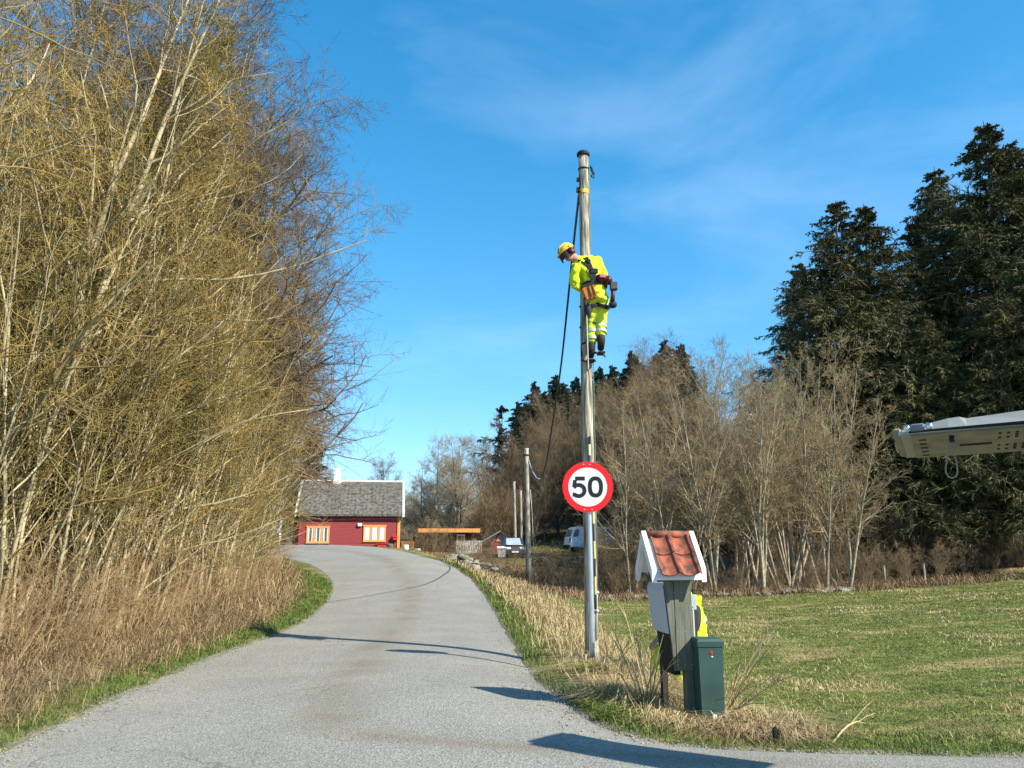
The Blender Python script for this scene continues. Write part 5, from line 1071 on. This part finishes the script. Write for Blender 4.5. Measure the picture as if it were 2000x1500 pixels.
def person(name, label, J, jacket_m, trouser_m, loc):
    """J: dict of joint positions. Body is one skin; jacket, trousers, boots, helmet are its clothing."""
    J = {k: Vector(v) for k, v in J.items()}
    nodes = [(J['pelvis'], (.13, .10)), (J['spine'], (.12, .095)), (J['chest'], (.14, .105)), (J['neck'], .055), (J['head'], (.078, .092)), (J['crown'], (.07, .085))]; edges = [(0, 1), (1, 2), (2, 3), (3, 4), (4, 5)]
    for s in 'LR':
        k = len(nodes); nodes += [(J['sh'+s], .062), (J['el'+s], .043), (J['wr'+s], .030)]; edges += [(2, k), (k, k+1), (k+1, k+2)]
        d = (J['wr'+s]-J['el'+s]).normalized(); sd_ = d.cross(J['curl'+s]).normalized(); hand_nodes(nodes, edges, k+2, J['wr'+s], d, sd_, J['curl'+s])
    for s in 'LR':
        k = len(nodes); nodes += [(J['hip'+s], .085), (J['kn'+s], .058), (J['an'+s], .040), (J['toe'+s], .035)]; edges += [(0, k), (k, k+1), (k+1, k+2), (k+2, k+3)]
    body = skin(name, nodes, edges, m_skin, None, 2); body.location = (0, 0, 0)
    # put the origin at the feet without moving the surface
    for v in body.data.vertices: v.co -= Vector(loc)
    body.location = loc
    tag(body, label, 'person')
    nodes = [(J['pelvis'].lerp(J['spine'], -.12), (.172, .145)), (J['pelvis'].lerp(J['spine'], .4), (.165, .137)), (J['spine'], (.160, .13)), (J['chest'], (.178, .14)), (J['neck'].lerp(J['chest'], .35), (.10, .09)), (J['neck'].lerp(J['head'], .12), (.078, .075))]; edges = [(0, 1), (1, 2), (2, 3), (3, 4), (4, 5)]
    for s in 'LR':
        k = len(nodes); nodes += [(J['sh'+s], .092), (J['sh'+s].lerp(J['el'+s], .55), .078), (J['el'+s], .072), (J['el'+s].lerp(J['wr'+s], .5), .062), (J['el'+s].lerp(J['wr'+s], .93), .050)]; edges += [(3, k), (k, k+1), (k+1, k+2), (k+2, k+3), (k+3, k+4)]
    jk = skin('jacket', nodes, edges, jacket_m, body, 3, 0, .027)
    rk_ = random.Random(1)
    nodes = [(J['pelvis'].lerp(J['spine'], .65), (.145, .12)), (J['pelvis'], (.155, .135))]; edges = [(0, 1)]
    for s in 'LR':
        k = len(nodes); nodes += [(J['hip'+s], .118), (J['hip'+s].lerp(J['kn'+s], .5), .098), (J['kn'+s], .086), (J['kn'+s].lerp(J['an'+s], .5), .078), (J['an'+s].lerp(J['kn'+s], .12), .070)]; edges += [(1, k), (k, k+1), (k+1, k+2), (k+2, k+3), (k+3, k+4)]
    tr = skin('trousers', nodes, edges, trouser_m, body, 3, 1, .022)
    for s in 'LR':
        d = (J['toe'+s]-J['an'+s]); heel = J['an'+s]+Vector((0, 0, -.05))-d.normalized()*.03
        skin('boot', [(J['an'+s].lerp(J['kn'+s], .30), .064), (J['an'+s], .062), (heel.lerp(J['toe'+s], .25), (.055, .05)), (J['toe'+s], (.052, .042))], [(0, 1), (1, 2), (2, 3)], m_boot, body, 2)
    return body, jk, tr, J
def head_bits(body, J, face, up, helmet_m):
    """eyes, nose, mouth, ears, hair and helmet set on the head; face = where it looks"""
    f = Vector(face).normalized(); u_ = Vector(up).normalized(); u_ = (u_-f*u_.dot(f)).normalized(); s = f.cross(u_); c = J['head'].lerp(J['crown'], .45)
    rot = Matrix((s, f, u_)).transposed()
    def P_(a, b_, d): return c+s*a+f*b_+u_*d
    b = MB(); b.ell(P_(0, .088, -.02), (.016, .022, .022), 8, 6, rot=rot); b.ell(P_(0, .02, -.06), (.055, .07, .05), 12, 8, rot=rot)
    for a in (-1, 1): b.ell(P_(a*.078, -.005, -.015), (.012, .022, .032), 8, 6, rot=rot)
    b.build('face', m_skin, body, True)
    b = MB()
    for a in (-1, 1): b.ell(P_(a*.032, .082, .012), (.013, .008, .008), 8, 5, rot=rot)
    b.build('eye', m_white, body, True)
    b = MB(); b.ell(P_(0, .088, -.062), (.024, .006, .006), 8, 5, rot=rot); b.build('mouth', m_red2, body, True)
    b = MB(); b.ell(P_(0, -.025, .005), (.086, .088, .088), 14, 9, rot=rot); b.build('hair', m_hair, body, True)
    b = MB(); b.ell(P_(0, -.005, .048), (.108, .132, .105), 20, 8, 0, 90, rot=rot); b.ell(P_(0, .03, .048), (.112, .150, .012), 20, 6, rot=rot)
    for k in (-1, 0, 1): b.tube([P_(k*.03, .12, .085), P_(k*.03, .06, .142), P_(k*.03, -.03, .156), P_(k*.03, -.10, .12)], .010, 6)
    b.build('helmet', helmet_m, body, True)
    return P_, rot
# lineman on the pole
FY = 10.30
J = dict(pelvis=at(1167, 578, FY), spine=at(1156, 548, FY-.02), chest=at(1147, 522, FY), neck=at(1125, 506, FY-.02), head=at(1113, 500, FY-.05), crown=at(1107, 490, FY-.06),
         shL=at(1126, 522, FY-.10), elL=at(1121, 556, FY-.12), wrL=at(1139, 568, FY+.06), curlL=(.2, .8, -.2), shR=at(1166, 513, FY+.06), elR=at(1178, 540, FY+.22), wrR=at(1160, 548, FY+.42), curlR=(-.8, .2, -.2),
         hipL=at(1158, 590, FY+.02), knL=at(1156, 632, FY+.08), anL=at(1155, 680, FY+.02), toeL=at(1153, 699, FY+.12), hipR=at(1175, 588, FY+.0), knR=at(1173, 626, FY+.10), anR=at(1174, 664, FY-.02), toeR=at(1173, 684, FY+.12))
lm, jk, tr, J = person('person', 'lineman in yellow hi-vis suit and helmet strapped high on the utility pole, head bowed left', J, m_hi, m_hit, tuple(at(1158, 700, FY)))
P_, rot = head_bits(lm, J, (-.75, -.35, -.60), (-.35, .1, .95), m_helm)
b = MB(); b.ell(P_(-.088, -.01, -.01), (.028, .045, .055), 10, 7, rot=rot); b.ell(P_(.088, -.01, -.01), (.028, .045, .055), 10, 7, rot=rot); b.tube([P_(-.09, -.01, .03), P_(-.114, .0, .07)], .008, 5); b.tube([P_(.09, -.01, .03), P_(.114, .0, .07)], .008, 5); b.build('ear_defender', m_red2, lm, True)
b = MB(); b.loft([[P_(.11*math.sin(a), .045+.10*math.cos(a), .04) for a in np.linspace(-1.3, 1.3, 11)], [P_(.11*math.sin(a), .05+.11*math.cos(a), -.05) for a in np.linspace(-1.3, 1.3, 11)]], caps=False, closed=False); b.build('visor', mat('dark_mesh_visor', (.05, .025, .02), .5), lm)
def ringband(c, axis, ra, rb, th, hgt, face_v):
    """a strap that follows an oval round the body"""
    a = Vector(axis).normalized(); u_ = Vector(face_v); u_ = (u_-a*u_.dot(a)).normalized(); v_ = a.cross(u_); b = MB(); n = 28
    ring = lambda k, o: [Vector(c)+u_*(ra+k)*math.cos(2*math.pi*i/n)+v_*(rb+k)*math.sin(2*math.pi*i/n)+a*o for i in range(n)]
    b.loft([ring(0, -hgt/2), ring(th, -hgt/2), ring(th, hgt/2), ring(0, hgt/2), ring(0, -hgt/2)], caps=False); return b
tor = (J['chest']-J['spine']).normalized(); xdir = Vector((1, 0, 0))
wc = J['pelvis'].lerp(J['spine'], .62)
hb = ringband(wc, tor+Vector((.12, 0, 0)), .163, .142, .022, .085, xdir); hb.build('work_belt', m_strap, lm)
ringband(J['pelvis'].lerp(J['spine'], .80), tor, .158, .134, .012, .045, xdir).build('reflective_band', m_refl, lm)
for s in 'LR':
    ax_ = (J['kn'+s]-J['hip'+s]).normalized(); ringband(J['hip'+s].lerp(J['kn'+s], .22), ax_+Vector((.25 if s == 'L' else -.25, 0, 0)), .112, .108, .016, .055, xdir).build('leg_strap', m_strap, lm)
    ax_ = (J['an'+s]-J['kn'+s]).normalized()
    for t in (.34, .62): ringband(J['kn'+s].lerp(J['an'+s], t), ax_, .083-.01*t, .083-.01*t, .006, .045, xdir).build('reflective_band', m_refl, tr)
# harness straps over the back
def strap(pts, w, m, name, parent):
    b = MB(); pts = [Vector(p) for p in pts]; rings = []
    for i, p in enumerate(pts):
        d = (pts[min(i+1, len(pts)-1)]-pts[max(i-1, 0)]).normalized(); s_ = d.cross(Vector((0, -1, 0))).normalized()*w/2; o_ = Vector((0, -.012, 0)); rings.append([p-s_, p+s_, p+s_+o_, p-s_+o_])
    b.loft(rings); return b.build(name, m, parent)
bk = FY-.165
strap([at(1143, 503, bk+.03), at(1148, 512, bk-.005), at(1153, 524, bk-.01), at(1157, 538, bk-.02), at(1160, 552, bk-.01)], .075, m_strap, 'harness_strap', lm)
strap([at(1128, 508, bk+.04), at(1136, 512, bk), at(1144, 516, bk-.01), at(1152, 524, bk-.012)], .03, m_strap, 'harness_strap', lm)
b = MB(); q = at(1150, 510, bk-.02); b.ell(q, (.03, .015, .04), 10, 6); q = at(1161, 531, bk-.02); b.box(q-Vector((.06, .02, .03)), q+Vector((.05, .012, .05)), .01); b.build('harness_plate', m_strap, lm)
strap([at(1150, 520, bk-.018), at(1146, 530, bk-.02), at(1150, 540, bk-.02), at(1157, 545, bk-.02)], .011, m_strap, 'harness_strap', lm)
b = MB(); b.tube([at(1146, 556, FY-.12), at(1138, 553, FY+.05), at(1135, 552, FY+.3), at(1146, 552, FY+.42), at(1160, 552, FY+.3), at(1180, 556, FY+.05)], .013, 6); b.build('pole_strap', m_strap, lm, True)
b = MB(); q = at(1148, 606, FY-.02); b.ell(q, (.055, .10, .12), 12, 8); b.build('thigh_pad', m_navy, lm, True)
b = MB(); b.loft([[J['kn'+'L']+Vector((dx, -.088, dz)) for dx, dz in ((-.07, .01), (.05, -.01), (.05, -.02), (-.07, .0))], [J['knL']+Vector((dx, -.080, dz)) for dx, dz in ((-.07, .015), (.05, -.005), (.05, -.025), (-.07, -.005))]]); b.build('knee_seam', m_navy, tr)
# things hanging from the belt
q = at(1151, 571, FY-.20); PM = Matrix.Translation(q) @ Matrix.Rotation(R(-18), 4, 'Y')
tp = thing('tool_pouch', q, 'orange leather tool pouch hanging from the lineman belt, left hip', 'tool pouch')
b = MB(PM); b.loft([[(-.07, -.045, -.10), (.07, -.045, -.10), (.07, .05, -.10), (-.07, .05, -.10)], [(-.085, -.055, .09), (.085, -.055, .09), (.085, .05, .09), (-.085, .05, .09)]]); b.build('pouch', m_org, tp)
b = MB(PM); b.box((-.09, -.062, .07), (.09, .055, .115), .01); b.box((-.01, -.064, -.09), (.008, -.056, .07)); b.box((.05, -.062, -.09), (.062, -.054, .07)); b.build('pouch_rim', m_strap, tp)
q = at(1174, 544, FY-.14); b = MB(); b.ell(q, (.095, .08, .065), 16, 10); b.ell(q+Vector((.10, .02, -.02)), (.06, .07, .065), 12, 8); tb = b.build('tool_bag', m_red2, None, True); tag(tb, 'dark red rounded bag clipped at the back of the lineman belt', 'bag')
for v in tb.data.vertices: v.co -= q
tb.location = q
b = MB(); b.box(q+Vector((-.03, -.092, -.015)), q+Vector((.05, -.07, .035)), .008); pch = b.build('bag_patch', mat('pink_patch', (.55, .16, .16), .5), tb)
q = at(1197, 568, FY-.10); dr = thing('cordless_drill', q, 'cordless drill hanging battery-up from the lineman right hip', 'drill')
b = MB(); p0 = at(1199, 560, FY-.12); b.box(p0-Vector((.055, .045, .05)), p0+Vector((.05, .045, .065)), .012); b.build('battery', mat('dark_grey_plastic', (.07, .07, .075), .5, .2), dr)
b = MB(); b.tube([at(1198, 564, FY-.12), at(1197, 578, FY-.12), at(1196, 590, FY-.12)], [.033, .028, .034], 10); b.build('handle', m_red2, dr, True)
b = MB(); b.tube([at(1190, 596, FY-.12), at(1194, 596, FY-.12), at(1200, 595, FY-.12), at(1204, 594, FY-.12)], [.035, .048, .048, .026], 12); b.build('chuck_body', m_black, dr, True)
# climbing irons: steel hoops round the pole
for s, (px, py), lab in (('L', (1140, 690), 'left climbing iron hooked round the pole under the lineman lower boot'), ('R', (1174, 690), 'right climbing iron under the lineman raised boot')):
    ci = thing('climbing_iron', at(px, py, FY+.1), lab, 'climbing iron', 'climbing irons of the lineman'); b = MB()
    if s == 'L':
        b.tube([at(1152, 706, FY), at(1141, 705, FY), at(1136.5, 698, FY+.02), at(1135.5, 676, FY+.03), at(1138, 671, FY+.05), at(1143, 670, FY+.1)], .014, 8); b.tube([at(1136, 703, FY), at(1137, 705, FY+.3), at(1150, 705, FY+.46), at(1163, 705, FY+.3), at(1160, 706, FY)], .014, 8)
    else:
        b.tube([at(1160, 690, FY+.1), at(1172, 689, FY-.02), at(1177, 690, FY-.02), at(1182, 697, FY-.05)], .011, 8); b.tube([at(1164, 688, FY), at(1160, 689, FY+.35), at(1146, 690, FY+.45)], .012, 8)
    b.build('hoop', m_black, ci, True)
    b = MB(); q = J['toe'+s]+Vector((0, -.05, -.055)); b.box(q-Vector((.05, .09, .012)), q+Vector((.05, .10, .008)), .004); b.build('foot_plate', m_black, ci)
# kneeling colleague behind the cabinet
KX, KYp = at(1353, 1200, 9.2).x, 9.2; gk = h1(KX, KYp); V3 = lambda dx, dy, dz: Vector((KX+dx, KYp+dy, gk+dz*1.13))
J2 = dict(pelvis=V3(.03, 0, .46), spine=V3(.02, 0, .62), chest=V3(-.03, -.01, .82), neck=V3(-.10, -.02, .98), head=V3(-.15, -.03, 1.06), crown=V3(-.175, -.03, 1.13),
          shL=V3(-.03, -.17, .90), elL=V3(-.03, -.20, .64), wrL=V3(-.25, -.15, .52), curlL=(-.3, 0, -.9), shR=V3(-.07, .16, .90), elR=V3(-.15, .20, .64), wrR=V3(-.36, .10, .52), curlR=(-.3, 0, -.9),
          hipL=V3(0, -.11, .44), knL=V3(-.25, -.14, .09), anL=V3(.13, -.14, .10), toeL=V3(.22, -.14, .05), hipR=V3(.0, .11, .44), knR=V3(-.38, .13, .40), anR=V3(-.36, .14, .10), toeR=V3(-.50, .14, .05))
cw, jk2, tr2, J2 = person('person', 'kneeling workman in hi-vis and yellow helmet, mostly hidden behind mailbox stand and green cabinet', J2, m_hi, m_hit, (KX, KYp, gk))
head_bits(cw, J2, (-.86, -.25, -.45), (-.4, 0, .9), mat('orange_yellow_helmet', (.80, .36, .03), .45))
nodes = [(J2['shL']+Vector((0, -.035, -.03)), .085), (J2['elL']+Vector((0, -.02, .02)), .080), (J2['elL'].lerp(J2['wrL'], .6), .066)]
skin('dark_sleeve', nodes, [(0, 1), (1, 2)], m_navy, cw, 2)
ringband(J2['spine'].lerp(J2['chest'], .35), J2['chest']-J2['spine'], .150, .130, .006, .05, xdir).build('reflective_band', m_refl, cw)

print('HEIGHTS', [(k, round(h1(*v), 3)) for k, v in dict(mail=(mx_, my_), cab=(cx_, cy_), sign=(.98, 9.9), pole=(1.04, 10.6), kneel=(KX, KYp), van=(vx, VY), house=(-10, 52), shed=(-8, 60), edge=(1.0, 6.6)).items()], [o.name for o in bpy.data.objects if 'mailbox' in o.name])
